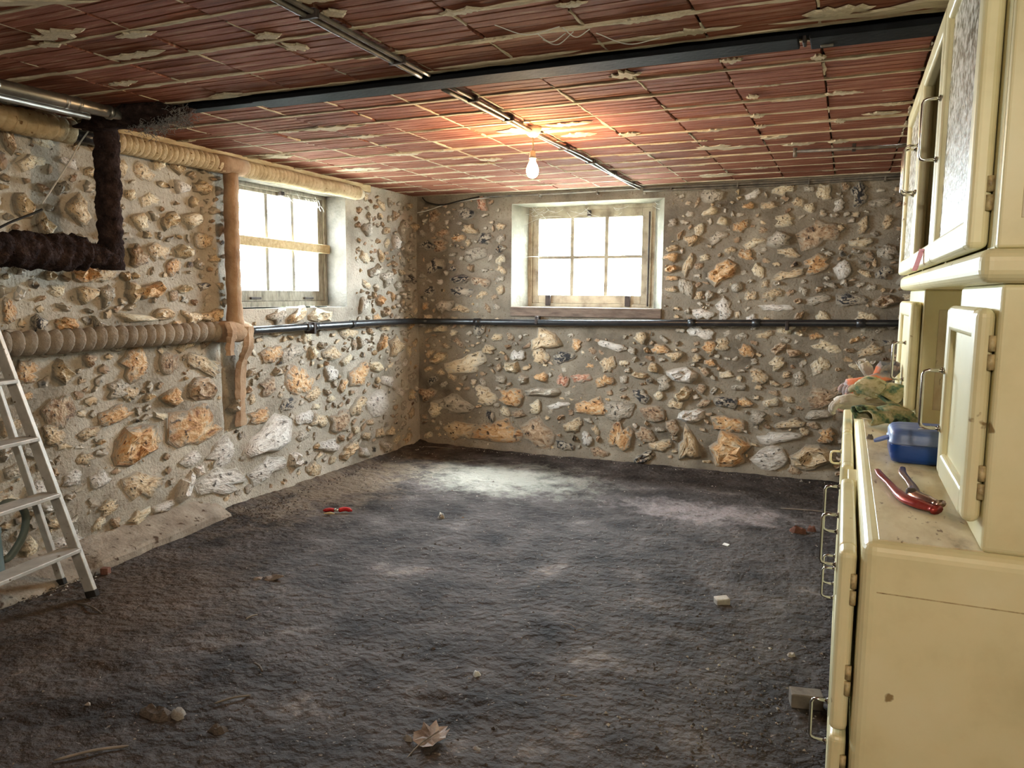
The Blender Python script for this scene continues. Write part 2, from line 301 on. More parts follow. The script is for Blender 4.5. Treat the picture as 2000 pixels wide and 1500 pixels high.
LEFT_STONES="""3.48,0.58,0.38,0.27,o 3.05,0.54,0.28,0.20,o 4.12,0.39,0.45,0.22,w 3.70,0.38,0.29,0.15,w 3.08,1.00,0.21,0.16,o 3.31,0.98,0.11,0.12,b 3.56,0.96,0.23,0.12,t 3.55,0.81,0.27,0.13,b 2.93,0.73,0.19,0.10,o 2.60,0.80,0.14,0.19,b 2.45,1.01,0.12,0.11,o 2.63,0.99,0.11,0.09,t 3.31,0.78,0.13,0.09,o 3.02,0.84,0.10,0.08,t 4.17,0.98,0.18,0.13,o 4.38,0.97,0.20,0.12,g 4.48,0.75,0.26,0.19,o 4.14,0.75,0.18,0.11,b 4.04,0.57,0.19,0.10,o 4.49,0.49,0.16,0.11,w 4.68,0.44,0.18,0.11,t 4.95,0.40,0.24,0.16,b 3.43,0.39,0.17,0.07,w 3.68,0.20,0.38,0.17,w 4.09,0.19,0.30,0.16,w 3.07,0.31,0.24,0.17,t 3.38,0.23,0.10,0.18,w 2.76,0.66,0.12,0.07,t 2.56,0.68,0.12,0.08,t 2.73,0.53,0.10,0.06,t 2.64,0.44,0.12,0.07,w 2.81,0.40,0.11,0.10,w 2.80,1.48,0.12,0.08,o 2.91,1.48,0.14,0.08,t 3.26,1.62,0.13,0.11,t 3.11,1.59,0.10,0.11,b 3.45,1.63,0.10,0.09,c 3.36,1.54,0.10,0.08,o 3.58,1.43,0.12,0.05,d 3.20,1.40,0.13,0.10,o 3.08,1.39,0.09,0.10,t 2.91,1.37,0.07,0.10,g 2.80,1.38,0.12,0.08,t 2.44,1.38,0.05,0.06,w 2.38,1.30,0.07,0.09,o 2.52,1.23,0.08,0.09,d 3.10,1.25,0.26,0.04,c 3.29,1.27,0.17,0.06,t 3.48,1.24,0.14,0.08,t 3.64,1.24,0.17,0.09,t 4.72,1.22,0.25,0.10,c 5.47,0.47,0.36,0.18,w 5.75,0.94,0.18,0.16,t 5.21,0.74,0.22,0.19,o 5.45,0.78,0.20,0.08,c 5.61,0.65,0.15,0.10,w 5.62,1.52,0.16,0.12,g 6.01,1.52,0.16,0.09,d 2.54,2.00,0.11,0.07,c 2.74,2.03,0.08,0.06,w 2.77,1.80,0.11,0.13,t 2.49,1.80,0.10,0.10,t 3.19,2.04,0.12,0.09,t 3.29,2.11,0.09,0.07,c 3.42,2.12,0.10,0.08,t 3.21,1.90,0.10,0.08,c 3.45,2.00,0.11,0.07,w 3.61,2.02,0.10,0.09,t 3.35,1.80,0.12,0.09,t 3.52,1.82,0.16,0.09,c 3.14,1.78,0.10,0.08,c 3.61,1.70,0.12,0.09,t 4.24,1.23,0.16,0.08,g 4.45,1.23,0.19,0.09,t 4.86,0.93,0.17,0.12,t 5.07,1.08,0.21,0.10,t 4.83,0.78,0.15,0.09,w 5.19,0.49,0.21,0.12,t 4.78,0.23,0.19,0.10,w 5.04,0.14,0.23,0.10,t 4.32,0.61,0.16,0.09,d 4.61,0.65,0.20,0.08,t 2.36,0.76,0.09,0.09,t 2.37,0.54,0.10,0.07,g 2.46,0.42,0.10,0.09,w 2.95,0.87,0.13,0.08,g 3.17,0.55,0.09,0.07,t 3.82,0.67,0.09,0.08,g 3.22,0.15,0.12,0.06,w 2.85,0.24,0.12,0.07,t"""
BACK_STONES="""-3.10,0.77,0.33,0.17,c -3.39,0.81,0.17,0.09,t -3.21,0.39,0.32,0.19,g -2.92,0.49,0.21,0.13,c -2.65,0.50,0.22,0.15,o -2.80,0.18,0.36,0.23,o -2.86,0.32,0.07,0.12,d -3.16,0.16,0.30,0.20,t -2.42,0.20,0.30,0.23,b -2.34,1.01,0.26,0.17,t -2.40,0.87,0.17,0.11,t -2.60,0.86,0.12,0.09,w -2.66,0.76,0.10,0.11,c -2.18,0.86,0.17,0.11,d -2.02,0.70,0.15,0.09,r -1.92,0.46,0.22,0.16,o -1.67,0.21,0.18,0.24,o -2.36,0.56,0.28,0.08,g -1.67,0.44,0.21,0.16,g -1.77,0.98,0.18,0.07,w -1.79,0.83,0.11,0.15,t -2.88,0.91,0.12,0.09,t -2.22,0.45,0.17,0.06,w -2.42,0.42,0.13,0.10,c -0.81,0.40,0.21,0.15,o -1.17,0.76,0.22,0.11,w -0.83,0.57,0.15,0.10,d -0.69,0.57,0.11,0.08,o -1.40,0.44,0.23,0.11,b -1.10,0.44,0.17,0.12,w -1.10,0.20,0.16,0.23,t -0.79,0.18,0.30,0.25,o -0.48,0.15,0.28,0.15,w -0.18,0.18,0.24,0.18,t -0.09,0.36,0.12,0.10,o -0.44,0.31,0.26,0.09,w -0.15,0.64,0.23,0.14,b -0.15,0.51,0.20,0.07,g -0.35,0.43,0.15,0.08,t -0.11,1.02,0.18,0.09,c -0.16,0.88,0.11,0.14,c -0.69,0.97,0.10,0.09,o -0.83,0.78,0.10,0.06,c -0.74,0.69,0.09,0.05,g -1.04,1.10,0.18,0.10,w -0.20,1.10,0.08,0.06,o -0.56,1.10,0.10,0.06,t -1.17,0.61,0.12,0.11,t -1.32,0.69,0.11,0.10,g -0.98,0.99,0.11,0.09,o -1.36,0.96,0.12,0.07,o -1.24,0.91,0.12,0.07,t -0.87,1.02,0.12,0.09,t -0.23,1.84,0.23,0.21,b -0.46,1.95,0.14,0.08,c -0.77,1.92,0.09,0.10,o -0.90,1.57,0.22,0.16,o -0.72,1.70,0.11,0.09,o -0.48,1.81,0.17,0.11,g -0.22,1.63,0.18,0.11,o -0.04,1.59,0.12,0.10,w 0.02,1.37,0.18,0.10,d 0.04,2.12,0.11,0.14,d -0.19,2.14,0.10,0.12,c -0.48,2.18,0.13,0.07,c -0.69,2.15,0.09,0.06,w -0.98,2.15,0.14,0.10,g 0.08,1.90,0.09,0.10,t 0.23,1.92,0.08,0.09,t 0.07,1.78,0.12,0.06,c 0.25,1.71,0.12,0.10,g -0.41,1.55,0.20,0.07,t -0.41,1.71,0.13,0.08,t -0.49,1.31,0.20,0.06,w -0.20,1.37,0.15,0.06,g -0.52,1.41,0.13,0.08,t -0.87,1.29,0.12,0.14,w -1.03,1.25,0.15,0.09,w -0.67,1.79,0.13,0.07,c -1.01,2.03,0.11,0.06,c -3.18,1.88,0.11,0.07,o -3.16,1.52,0.18,0.07,d -3.14,1.41,0.20,0.10,d -3.32,1.28,0.15,0.12,g -3.15,1.26,0.16,0.08,t -2.96,1.50,0.15,0.10,b -3.01,1.74,0.20,0.11,g -3.11,2.09,0.16,0.08,d -2.77,1.97,0.08,0.07,t -2.77,1.87,0.07,0.07,g -2.77,1.78,0.08,0.07,d -2.77,1.69,0.08,0.08,c -2.76,1.60,0.09,0.07,t -2.77,1.52,0.07,0.05,g -2.77,1.43,0.08,0.07,t -1.29,1.96,0.07,0.05,g -1.29,1.76,0.10,0.05,t -1.29,1.69,0.10,0.06,o -1.29,1.60,0.08,0.06,o -1.29,1.53,0.09,0.05,o -1.29,1.44,0.07,0.05,t -3.47,0.85,0.09,0.07,t -3.50,0.47,0.16,0.12,b -3.42,0.33,0.17,0.12,c -2.08,0.29,0.14,0.11,t -1.46,0.25,0.14,0.11,b -2.18,0.66,0.10,0.11,r -1.33,0.18,0.15,0.10,t -1.82,0.68,0.13,0.11,o -1.53,1.05,0.10,0.08,t -1.22,0.52,0.11,0.08,t -0.60,0.78,0.14,0.09,t -0.46,1.00,0.12,0.07,b -0.35,0.97,0.12,0.07,b -0.30,0.78,0.09,0.09,g -0.02,0.71,0.10,0.08,b -0.59,0.46,0.14,0.09,g -3.36,1.82,0.14,0.10,b -3.42,1.64,0.15,0.14,d -3.49,1.82,0.13,0.10,d -3.34,1.93,0.12,0.07,b 0.25,1.36,0.13,0.09,b 0.23,1.57,0.10,0.08,d -0.37,2.08,0.08,0.07,t -0.09,2.05,0.07,0.07,w -0.29,2.04,0.06,0.08,c -1.14,1.82,0.10,0.08,t -1.08,1.90,0.08,0.08,c -0.78,1.46,0.08,0.08,g -1.17,1.46,0.09,0.16,g -1.16,1.64,0.06,0.16,t"""
SMEARS=[(-2.47,1.86,0.25,0.11),(-2.41,2.12,0.25,0.10),(-2.22,1.96,0.16,0.07),(-2.78,2.38,0.15,0.07),(-2.53,2.69,0.17,0.07),(-1.82,2.14,0.10,0.07),(-1.81,2.27,0.09,0.14),(-1.49,2.05,0.09,0.08),(-2.50,3.41,0.36,0.17),(-3.36,4.00,0.26,0.15),(-0.84,3.03,0.12,0.27),(-1.60,3.83,0.27,0.16),(-1.37,4.05,0.18,0.18),(-1.33,3.77,0.22,0.20),(-2.55,4.21,0.23,0.12),(-2.55,5.22,0.28,0.14),(-0.66,4.70,0.38,0.19),(-0.75,4.64,0.18,0.19),(-0.41,4.49,0.13,0.14),(-0.45,4.18,0.06,0.17),(-0.44,3.94,0.06,0.11),(-0.42,3.56,0.05,0.11),(-0.51,2.63,0.10,0.09),(-0.07,2.61,0.18,0.13),(-0.14,3.07,0.05,0.09),(-0.08,4.20,0.05,0.36),(-0.09,4.74,0.10,0.15),(-0.07,3.63,0.14,0.09),(0.15,3.91,0.12,0.08),(-0.30,4.74,0.16,0.19),(-0.43,2.99,0.07,0.08),(-3.67,3.98,0.36,0.21),(-3.64,4.43,0.29,0.18),(-3.17,4.61,0.33,0.15),(-2.13,4.57,0.15,0.24),(-1.11,4.12,0.11,0.15),(0.10,4.09,0.15,0.09),(-0.90,5.71,0.22,0.24),(-0.79,2.25,0.09,0.05),(-1.12,2.18,0.13,0.08)]
# ------------------------------------------------------------------ large structure
H = 2.25; XL = -3.6; YB = 6.15; XR = 0.68; YF = -2.6
# floor
def build_floor():
    xs = frange(XL - 0.12, XR + 0.1, 0.03); ys = frange(YF - 0.1, 1.2, 0.15)[:-1] + frange(1.2, YB + 0.12, 0.025)
    vs = []
    for y in ys:
        for x in xs:
            z = 0.012 * nz(x, y, 0, 1.6) + 0.008 * nz(x, y, 3, 6) + 0.007 * nz(x, y, 5, 19)
            z += 0.006 * max(0, nz(x, y, 9, 9)) * (1 if x < -1.6 and y < 3 else 0.3)
            z += 0.03 * max(0, 1 - (x - XL) / 0.12) + 0.02 * max(0, 1 - (YB - y) / 0.15)
            for fx, fy, a in ((-2.49, 1.86, 0.6), (-2.28, 1.62, 0.9), (-1.2, 2.2, 0.2), (-2.2, 2.3, 0.5)):     # foot marks in the loose earth
                dx, dy = x - fx, y - fy; c, s_ = math.cos(a), math.sin(a); p, q = (dx * c + dy * s_) / 0.15, (-dx * s_ + dy * c) / 0.06
                r = p * p + q * q
                if r < 3: z += -0.014 * math.exp(-r * 1.5) + 0.007 * math.exp(-(r - 1.6) ** 2 * 3)
            vs.append((x, y, z))
    n = len(xs)
    fs = [(j * n + i, j * n + i + 1, (j + 1) * n + i + 1, (j + 1) * n + i) for j in range(len(ys) - 1) for i in range(n - 1)]
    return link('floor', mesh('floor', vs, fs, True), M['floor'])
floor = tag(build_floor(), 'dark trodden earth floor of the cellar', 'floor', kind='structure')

def build_wall(name, ul, vl, fn, opn, groove=None):
    vs = []; idx = {}
    for j, v in enumerate(vl):
        for i, u in enumerate(ul):
            d = 0.014 * nz(u, v, 11, 1.7) + 0.011 * nz(u, v, 2, 5.5) + 0.006 * nz(u, v, 7, 15)
            if opn:
                e = max(opn[0] - u, u - opn[1], opn[2] - v, v - opn[3]); d *= max(0.0, min(1.0, e / 0.12))
            if groove and groove[0] < u < groove[1] and groove[2] < v < groove[3]: d -= 0.045
            if v < 0.1: d += 0.03 * (1 - max(v, 0) / 0.1)
            idx[i, j] = len(vs); vs.append(fn(u, v, d))
    fs = []
    for j in range(len(vl) - 1):
        for i in range(len(ul) - 1):
            u, v = (ul[i] + ul[i + 1]) / 2, (vl[j] + vl[j + 1]) / 2
            if opn and opn[0] < u < opn[1] and opn[2] < v < opn[3]: continue
            fs.append((idx[i, j], idx[i + 1, j], idx[i + 1, j + 1], idx[i, j + 1]))
    return tag(link(name, mesh(name, vs, fs, True), M['mortar']), kind='structure')
OL = (3.90, 5.06, 1.285, 2.125)
OB = (-2.67, -1.36, 1.205, 2.155)
vl = frange(-0.1, 1.205, 0.03)[:-1] + frange(1.205, 1.285, 0.03)[:-1] + frange(1.285, 2.125, 0.03)[:-1] + [2.125, 2.155] + frange(2.19, 2.32, 0.03)
wall_left = build_wall('wall_left', frange(YF - 0.1, 1.2, 0.2)[:-1] + frange(1.2, OL[0], 0.028)[:-1] + frange(OL[0], OL[1], 0.04)[:-1] + frange(OL[1], YB + 0.1, 0.028), vl,
                       lambda u, v, d: (XL + d, u, v), OL, (3.71, 3.80, 0.5, 1.12))
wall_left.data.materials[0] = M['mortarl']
tag(wall_left, 'flint and mortar cellar wall carrying the lagged pipes', 'wall')
wall_back = build_wall('wall_back', frange(XL - 0.1, OB[0], 0.028)[:-1] + frange(OB[0], OB[1], 0.04)[:-1] + frange(OB[1], XR + 0.1, 0.028), vl,
                       lambda u, v, d: (u, YB - d, v), OB)
tag(wall_back, 'far flint and mortar wall with a centred window', 'wall')
tag(rbox('wall_right', XR, XR + 0.1, YF - 0.1, YB + 0.1, -0.1, 2.35, M['mortar'], bevel=0), 'plain mortar wall behind the cream kitchen buffet', 'wall', kind='structure')
tag(rbox('wall_front', XL - 0.1, XR + 0.1, YF - 0.1, YF, -0.1, 2.35, M['mortar'], bevel=0), 'plain mortar wall behind the camera', 'wall', kind='structure')
# window reveals
def quad_part(name, pts, m, parent, n=10):
    a, b, c, d = [Vector(p) for p in pts]; vs = []; nn = (b - a).cross(d - a).normalized()
    for j in range(n + 1):
        for i in range(n + 1):
            s, t = i / n, j / n; p = a.lerp(b, s).lerp(d.lerp(c, s), t)
            if 0 < i < n and 0 < j < n: p += nn * 0.006 * nz(p.x, p.y, p.z, 9)
            vs.append(p)
    fs = [(j * (n + 1) + i, j * (n + 1) + i + 1, (j + 1) * (n + 1) + i + 1, (j + 1) * (n + 1) + i) for j in range(n) for i in range(n)]
    return link(name, mesh(name, vs, fs, True), m, parent)
FB = (-2.585, -1.472, 1.285, 2.14, 6.34)
x0, x1, z0, z1 = OB
quad_part('reveal', [(x0, YB, z0), (x0, YB, z1), (FB[0], FB[4], FB[3]), (FB[0], FB[4], FB[2] - 0.08)], M['plaster'], wall_back)
quad_part('reveal', [(x1, YB, z0), (FB[1], FB[4], FB[2] - 0.08), (FB[1], FB[4], FB[3]), (x1, YB, z1)], M['plaster'], wall_back)
quad_part('reveal', [(x0, YB, z1), (x1, YB, z1), (FB[1], FB[4], FB[3]), (FB[0], FB[4], FB[3])], M['plaster'], wall_back)
FL = (4.02, 5.062, 1.30, 2.14, -3.79)
y0, y1, z0, z1 = OL
quad_part('reveal', [(XL, y0, z0), (FL[4], FL[0], FL[2] - 0.02), (FL[4], FL[0], FL[3]), (XL, y0, z1)], M['revealm'], wall_left)
quad_part('reveal', [(XL, y1, z0), (XL, y1, z1), (FL[4], FL[1], FL[3]), (FL[4], FL[1], FL[2] - 0.02)], M['revealm'], wall_left)
quad_part('reveal', [(XL, y0, z1), (FL[4], FL[0], FL[3]), (FL[4], FL[1], FL[3]), (XL, y1, z1)], M['revealm'], wall_left)
quad_part('reveal', [(XL, y0, z0), (XL, y1, z0), (FL[4], FL[1], FL[2] - 0.02), (FL[4], FL[0], FL[2] - 0.02)], M['plaster'], wall_left)

# ------------------------------------------------------------------ windows (local x across, y outwards, z up)
def window(name, label, loc, rz, fr, gl, wood, sash):
    w = link(name, None, loc=loc, rot=(0, 0, rz)); tag(w, label, 'window', kind='structure')
    fx0, fx1, fz0, fz1 = fr; gx0, gx1, gz0, gz1 = gl; t = 0.04
    for b in ((fx0, fx0 + t, fz0, fz1), (fx1 - t, fx1, fz0, fz1), (fx0 + t, fx1 - t, fz1 - t, fz1), (fx0 + t, fx1 - t, fz0, fz0 + t)):
        rbox('frame', b[0], b[1], 0.0, 0.07, b[2], b[3], wood, w, bevel=0.004)
    for b in ((fx0 + t, gx0, fz0 + t, fz1 - t), (gx1, fx1 - t - 0, fz0 + t + 0, fz1 - t - 0)):
        rbox('stile', b[0], b[1], 0.012, 0.055, b[2], b[3], sash, w, bevel=0.005)
    for b in ((gx0, gx1, gz1, fz1 - t), (gx0, gx1, fz0 + t, gz0)):
        rbox('rail', b[0], b[1], 0.013, 0.054, b[2], b[3], sash, w, bevel=0.005)
    bw = 0.017; dx = (gx1 - gx0) / 3; zm = gz0 + (gz1 - gz0) * 0.495
    for k in (1, 2):
        rbox('glazing_bar', gx0 + dx * k - bw, gx0 + dx * k + bw, 0.02, 0.05, gz0, gz1, sash, w, bevel=0.004)
    for k in range(3):
        rbox('glazing_bar', gx0 + dx * k + (bw if k else 0), gx0 + dx * (k + 1) - (bw if k < 2 else 0), 0.022, 0.048, zm - 0.013, zm + 0.013, sash, w, bevel=0.003)
        for a, b in ((gz0, zm - 0.009), (zm + 0.009, gz1)):
            rbox('pane', gx0 + dx * k, gx0 + dx * (k + 1), 0.034, 0.037, a, b, M['glass'], w, bevel=0)
    return w
win_b = window('window_2', 'six-pane casement in flaking paint on the far wall', (0, FB[4] - 0.005, 0), 0, (FB[0] - .01, FB[1] + .01, FB[2] - .01, FB[3] + .01), (-2.495, -1.583, 1.388, 2.04), M['winwood'], M['winwood'])
rbox('sill', OB[0] - 0.004, OB[1] + 0.004, YB - 0.018 - win_b.location.y, -0.001, 1.203, 1.285, M['sillwood'], win_b, bevel=0.008)
for x in (-2.40, -1.69): rbox('bracket', x - 0.02, x + 0.025, -0.012, 0.012, 1.295, 1.385, M['iron'], win_b, bevel=0.003)
rbox('latch', -2.05, -2.02, -0.018, 0.012, 2.05, 2.10, M['iron'], win_b, bevel=0.004)
MB().tube([(-1.515, -0.016, 1.3), (-1.515, -0.016, 2.07)], 0.007, 8).build('bolt_rod', M['iron'], win_b)
win_l = window('window_1', 'six-pane casement in grey wood with a batten nailed across it', (FL[4] + 0.005, 0, 0), math.radians(90), (FL[0] - .01, FL[1] + .01, FL[2] - .01, FL[3] + .01), (4.12, 4.968, 1.408, 2.083), M['oldwood'], M['oldwood'])
b = rbox('batten', 4.03, 5.075, -0.028, 0.008, 1.706, 1.772, M['palewood'], win_l, bevel=0.006, rot=(0, math.radians(0.8), 0)); b.location = (0, -0.002, 0.062)
rbox('latch', 4.52, 4.56, -0.018, 0.012, 2.085, 2.115, M['iron'], win_l, bevel=0.004)
rbox('hinge', 4.2, 4.3, -0.006, 0.012, 1.345, 1.36, M['iron'], win_l, bevel=0.002)
rbox('hinge', 4.78, 4.88, -0.006, 0.012, 1.345, 1.36, M['iron'], win_l, bevel=0.002)
tag(rbox('trim_1', XL + 0.012, XL + 0.045, 3.0, 5.35, 2.195, 2.262, M['palewood'], bevel=0.006), 'pale timber wall plate under the ceiling above the left window', 'trim', kind='structure')

# ------------------------------------------------------------------ ceiling of hollow terracotta tiles
ceiling = tag(rbox('ceiling', XL - 0.1, XR + 0.1, YF - 0.1, YB + 0.1, H + 0.022, H + 0.12, M['slab'], bevel=0), 'ribbed terracotta tile ceiling with pale mortar joints', 'ceiling', kind='structure')
TX, TY = 0.346, 0.265
def tile_mesh(seed):
    r = random.Random(seed); prof = []
    nr = 5; w = TY - 0.012
    for k in range(nr):
        a = -w / 2 + w * k / nr; b = -w / 2 + w * (k + 1) / nr; dz = r.uniform(-0.001, 0.001)
        prof += [(a + 0.004, 0.0 + dz), (b - 0.004, 0.0 + dz)]
        if k < nr - 1: prof += [(b, 0.0035)]
    prof = [(-w / 2, 0.024), (-w / 2, 0.004)] + prof + [(w / 2, 0.004), (w / 2, 0.024)]
    n = len(prof); vs = []
    for i, x in enumerate((-(TX - 0.011) / 2, 0.0, (TX - 0.011) / 2)):
        for y, z in prof: vs.append((x + (r.uniform(-0.003, 0.003) if i != 1 else 0), y + r.uniform(-0.001, 0.001), z + r.uniform(-0.001, 0.001)))
    fs = [(i * n + j, i * n + j + 1, (i + 1) * n + j + 1, (i + 1) * n + j) for i in range(2) for j in range(n - 1)]
    fs += [tuple(reversed(range(n)))[:], tuple(range(2 * n, 3 * n))]
    return mesh('tile', vs, [tuple(reversed(f)) for f in fs])
tiles = [tile_mesh(s) for s in range(8)]
col_x = [-0.126 + 0.346 * 2 - TX * k for k in range(13)]          # right edges of columns
rows = [2.86 + TY * k for k in range(12)] + [2.722 - TY * (k + 1) for k in range(7)]
tr = random.Random(3)
for y in rows:
    for x in col_x:
        cx = x - TX / 2
        if cx - TX / 2 < XL - 0.1 or cx + TX / 2 > XR + 0.1: continue
        o = link('tile', tiles[tr.randrange(8)], M['tile'], ceiling, loc=(cx, y + TY / 2, H + tr.uniform(-0.003, 0.003)))
        o.rotation_euler = (tr.uniform(-0.012, 0.012), tr.uniform(-0.008, 0.008), tr.choice((0, math.pi)) + tr.uniform(-0.004, 0.004))
# remaining strip between the last full row and the far wall, and the part behind the camera
tag(rbox('plaster_strip', XL, XR, 2.86 + TY * 12 + 0.004, YB + 0.05, H + 0.004, H + 0.021, M['cmortar'], ceiling, bevel=0.003), 'pale mortar strip against the far wall')
tag(rbox('plaster_field', XL, XR, YF, 2.722 - TY * 7 - 0.006, H + 0.002, H + 0.021, M['tile'], ceiling, bevel=0.003))
# mortar squeezed out of the joints
jm = MB()
def bead(p, q, wmin, wmax, cover, seed, zb):
    p = Vector(p); q = Vector(q); L = (q - p).length; n = int(L / 0.035); d = (q - p).normalized(); s = Vector((-d.y, d.x, 0)); run = []
    def flush():
        if len(run) > 1:
            vs = []
            for c, w, h in run: vs += [c - s * w, c - s * w * 0.82 + Vector((0, 0, -h)), c + s * w * 0.82 + Vector((0, 0, -h)), c + s * w]
            fs = [(i * 4 + j, i * 4 + j + 1, i * 4 + 5 + j, i * 4 + 4 + j) for i in range(len(run) - 1) for j in range(3)]
            jm.add(vs, fs)
        run.clear()
    for i in range(n + 1):
        c = p + d * (L * i / n); k = noise.noise(Vector((i * 0.21 + seed * 7.3, seed * 1.7, 0))) * 0.5 + 0.5
        if k > 1 - cover:
            t = (k - (1 - cover)) / max(cover, 0.01); w = lerp(wmin, wmax, t * t) * (0.8 + 0.4 * tr.random())
            run.append((Vector((c.x, c.y, H + 0.007)) + s * tr.uniform(-0.003, 0.003), w, 0.004 + zb + 0.003 * t))
        else: flush()
    flush()
for k, y in enumerate(sorted(set([round(r, 4) for r in rows] + [round(r + TY, 4) for r in rows]))):
    bead((XL, y, 0), (XR - 0.1, y, 0), 0.006, 0.028, 0.86, k + 1, 0.006)
for k, x in enumerate(col_x):
    bead((x, 1.0, 0), (x, 2.7, 0), 0.003, 0.015, 0.5, k + 50, 0.004)
    bead((x, 2.87, 0), (x, 6.05, 0), 0.003, 0.016, 0.62 if x < -1.0 else 0.4, k + 80, 0.004)
tag(jm.build('joint_mortar', M['cmortar'], ceiling), kind='stuff')
def blob_mesh(r, n=22, th=0.006):
    q = random.Random(r * 31 + 5); vs = []; top = []; bot = []; m = n // 2
    for i in range(m + 1):
        x = -0.5 + i / m; e = max(0.03, 1 - abs(2 * x) ** 1.4)
        top.append((x, 0.5 * e * q.uniform(0.25, 1.25))); bot.append((x, -0.5 * e * q.uniform(0.25, 1.25)))
    out = top + bot[::-1]; n = len(out)
    for k, z in ((1.0, 0.0), (0.86, -th)):
        for x, y in out: vs.append((x * k, y * k, z))
    fs = [(i, (i + 1) % n, n + (i + 1) % n, n + i) for i in range(n)]
    fs += [(n + i, n + i + 1, 2 * n - 2 - i, 2 * n - 1 - i) for i in range(m)]
    return mesh('mortar_smear', vs, fs)
smears = [blob_mesh(r) for r in range(9)]
def smear(x, y, w, h, rz=0.0, sink=0.002): link('mortar_smear', smears[tr.randrange(9)], M['cmortar'], ceiling, loc=(x, y, H - sink), rot=(0, 0, rz), scale=(w, h, 1))
for x, y, w, h in SMEARS: smear(x, y, min(w * 1.15, 0.5), min(h, 0.13) * 1.0, tr.uniform(-0.06, 0.06))
for k in range(90):
    y = tr.choice(rows) + tr.uniform(-0.01, 0.01); x = tr.choice(col_x) + tr.uniform(-0.14, 0.14) if tr.random() < 0.75 else tr.uniform(-3.5, 0.4)
    smear(x, y, tr.uniform(0.08, 0.26), tr.uniform(0.03, 0.075), tr.uniform(-0.05, 0.05))
smear(-2.30, 1.62, 0.5, 0.06, 0.35); smear(0.2, 2.655, 0.95, 0.10); smear(-0.6, 2.63, 0.5, 0.05); smear(-1.2, 2.68, 0.6, 0.05)

# ------------------------------------------------------------------ flints bedded in the walls
def stone_mesh(seed):
    r = random.Random(seed); n = 10; vs = []; rim = []
    rad = [1 + 0.18 * math.sin((2 + seed % 2) * 6.283 * i / n + seed) + r.uniform(-0.24, 0.22) for i in range(n)]
    if seed % 3 == 0: rad[r.randrange(n)] *= 0.7
    for k, z, rv, ja in ((1.22, -0.42, 1.0, 0.0), (0.98, 0.22, 0.72, 0.2), (0.6, 0.8, 0.2, 0.34)):
        for i in range(n):
            a = 6.283 * (i + r.uniform(-0.25, 0.25)) / n; q = 0.5 * k * rad[i]
            vs.append((q * math.cos(a), q * math.sin(a), z + r.uniform(-ja, ja))); rim.append(rv)
    vs.append((r.uniform(-.1, .1), r.uniform(-.1, .1), 0.72 + r.uniform(-0.45, 0.25))); rim.append(0.1)
    fs = []
    for k in range(2):
        for i in range(n):
            j = (i + 1) % n; a, b, c, d = k * n + i, k * n + j, (k + 1) * n + j, (k + 1) * n + i
            fs += [(a, b, c), (a, c, d)] if r.random() < 0.5 else [(a, b, d), (b, c, d)]
    fs += [(2 * n + i, 2 * n + (i + 1) % n, 3 * n) for i in range(n)]
    me = mesh('stone', vs, fs); at = me.attributes.new('rim', 'FLOAT', 'POINT'); at.data.foreach_set('value', rim)
    me.materials.append(None)
    if seed % 2: me.shade_smooth()
    return me
def flake_mesh(seed):
    """flint broken almost flush with the mortar: ragged outline, low uneven face"""
    r = random.Random(seed + 500); n = 13; vs = []; rim = []
    rad = [1 + 0.2 * math.sin(2 * 6.283 * i / n + seed) + r.uniform(-0.34, 0.30) for i in range(n)]
    for k, z, rv, ja in ((1.1, -0.6, 1.0, 0.0), (0.95, 0.42, 0.7, 0.22)):
        for i in range(n):
            a = 6.283 * (i + r.uniform(-0.3, 0.3)) / n; q = 0.5 * k * rad[i]
            vs.append((q * math.cos(a), q * math.sin(a), z + r.uniform(-ja, ja))); rim.append(rv)
    vs.append((r.uniform(-.15, .15), r.uniform(-.15, .15), 0.62)); rim.append(0.05)
    fs = [(i, (i + 1) % n, n + (i + 1) % n, n + i) for i in range(n)] + [(n + i, n + (i + 1) % n, 2 * n) for i in range(n)]
    me = mesh('stone', vs, fs, True); at = me.attributes.new('rim', 'FLOAT', 'POINT'); at.data.foreach_set('value', rim)
    me.materials.append(None); return me
stones = [stone_mesh(s) for s in range(28)]
flakes = [flake_mesh(s) for s in range(24)]
KEYS = list(ST)
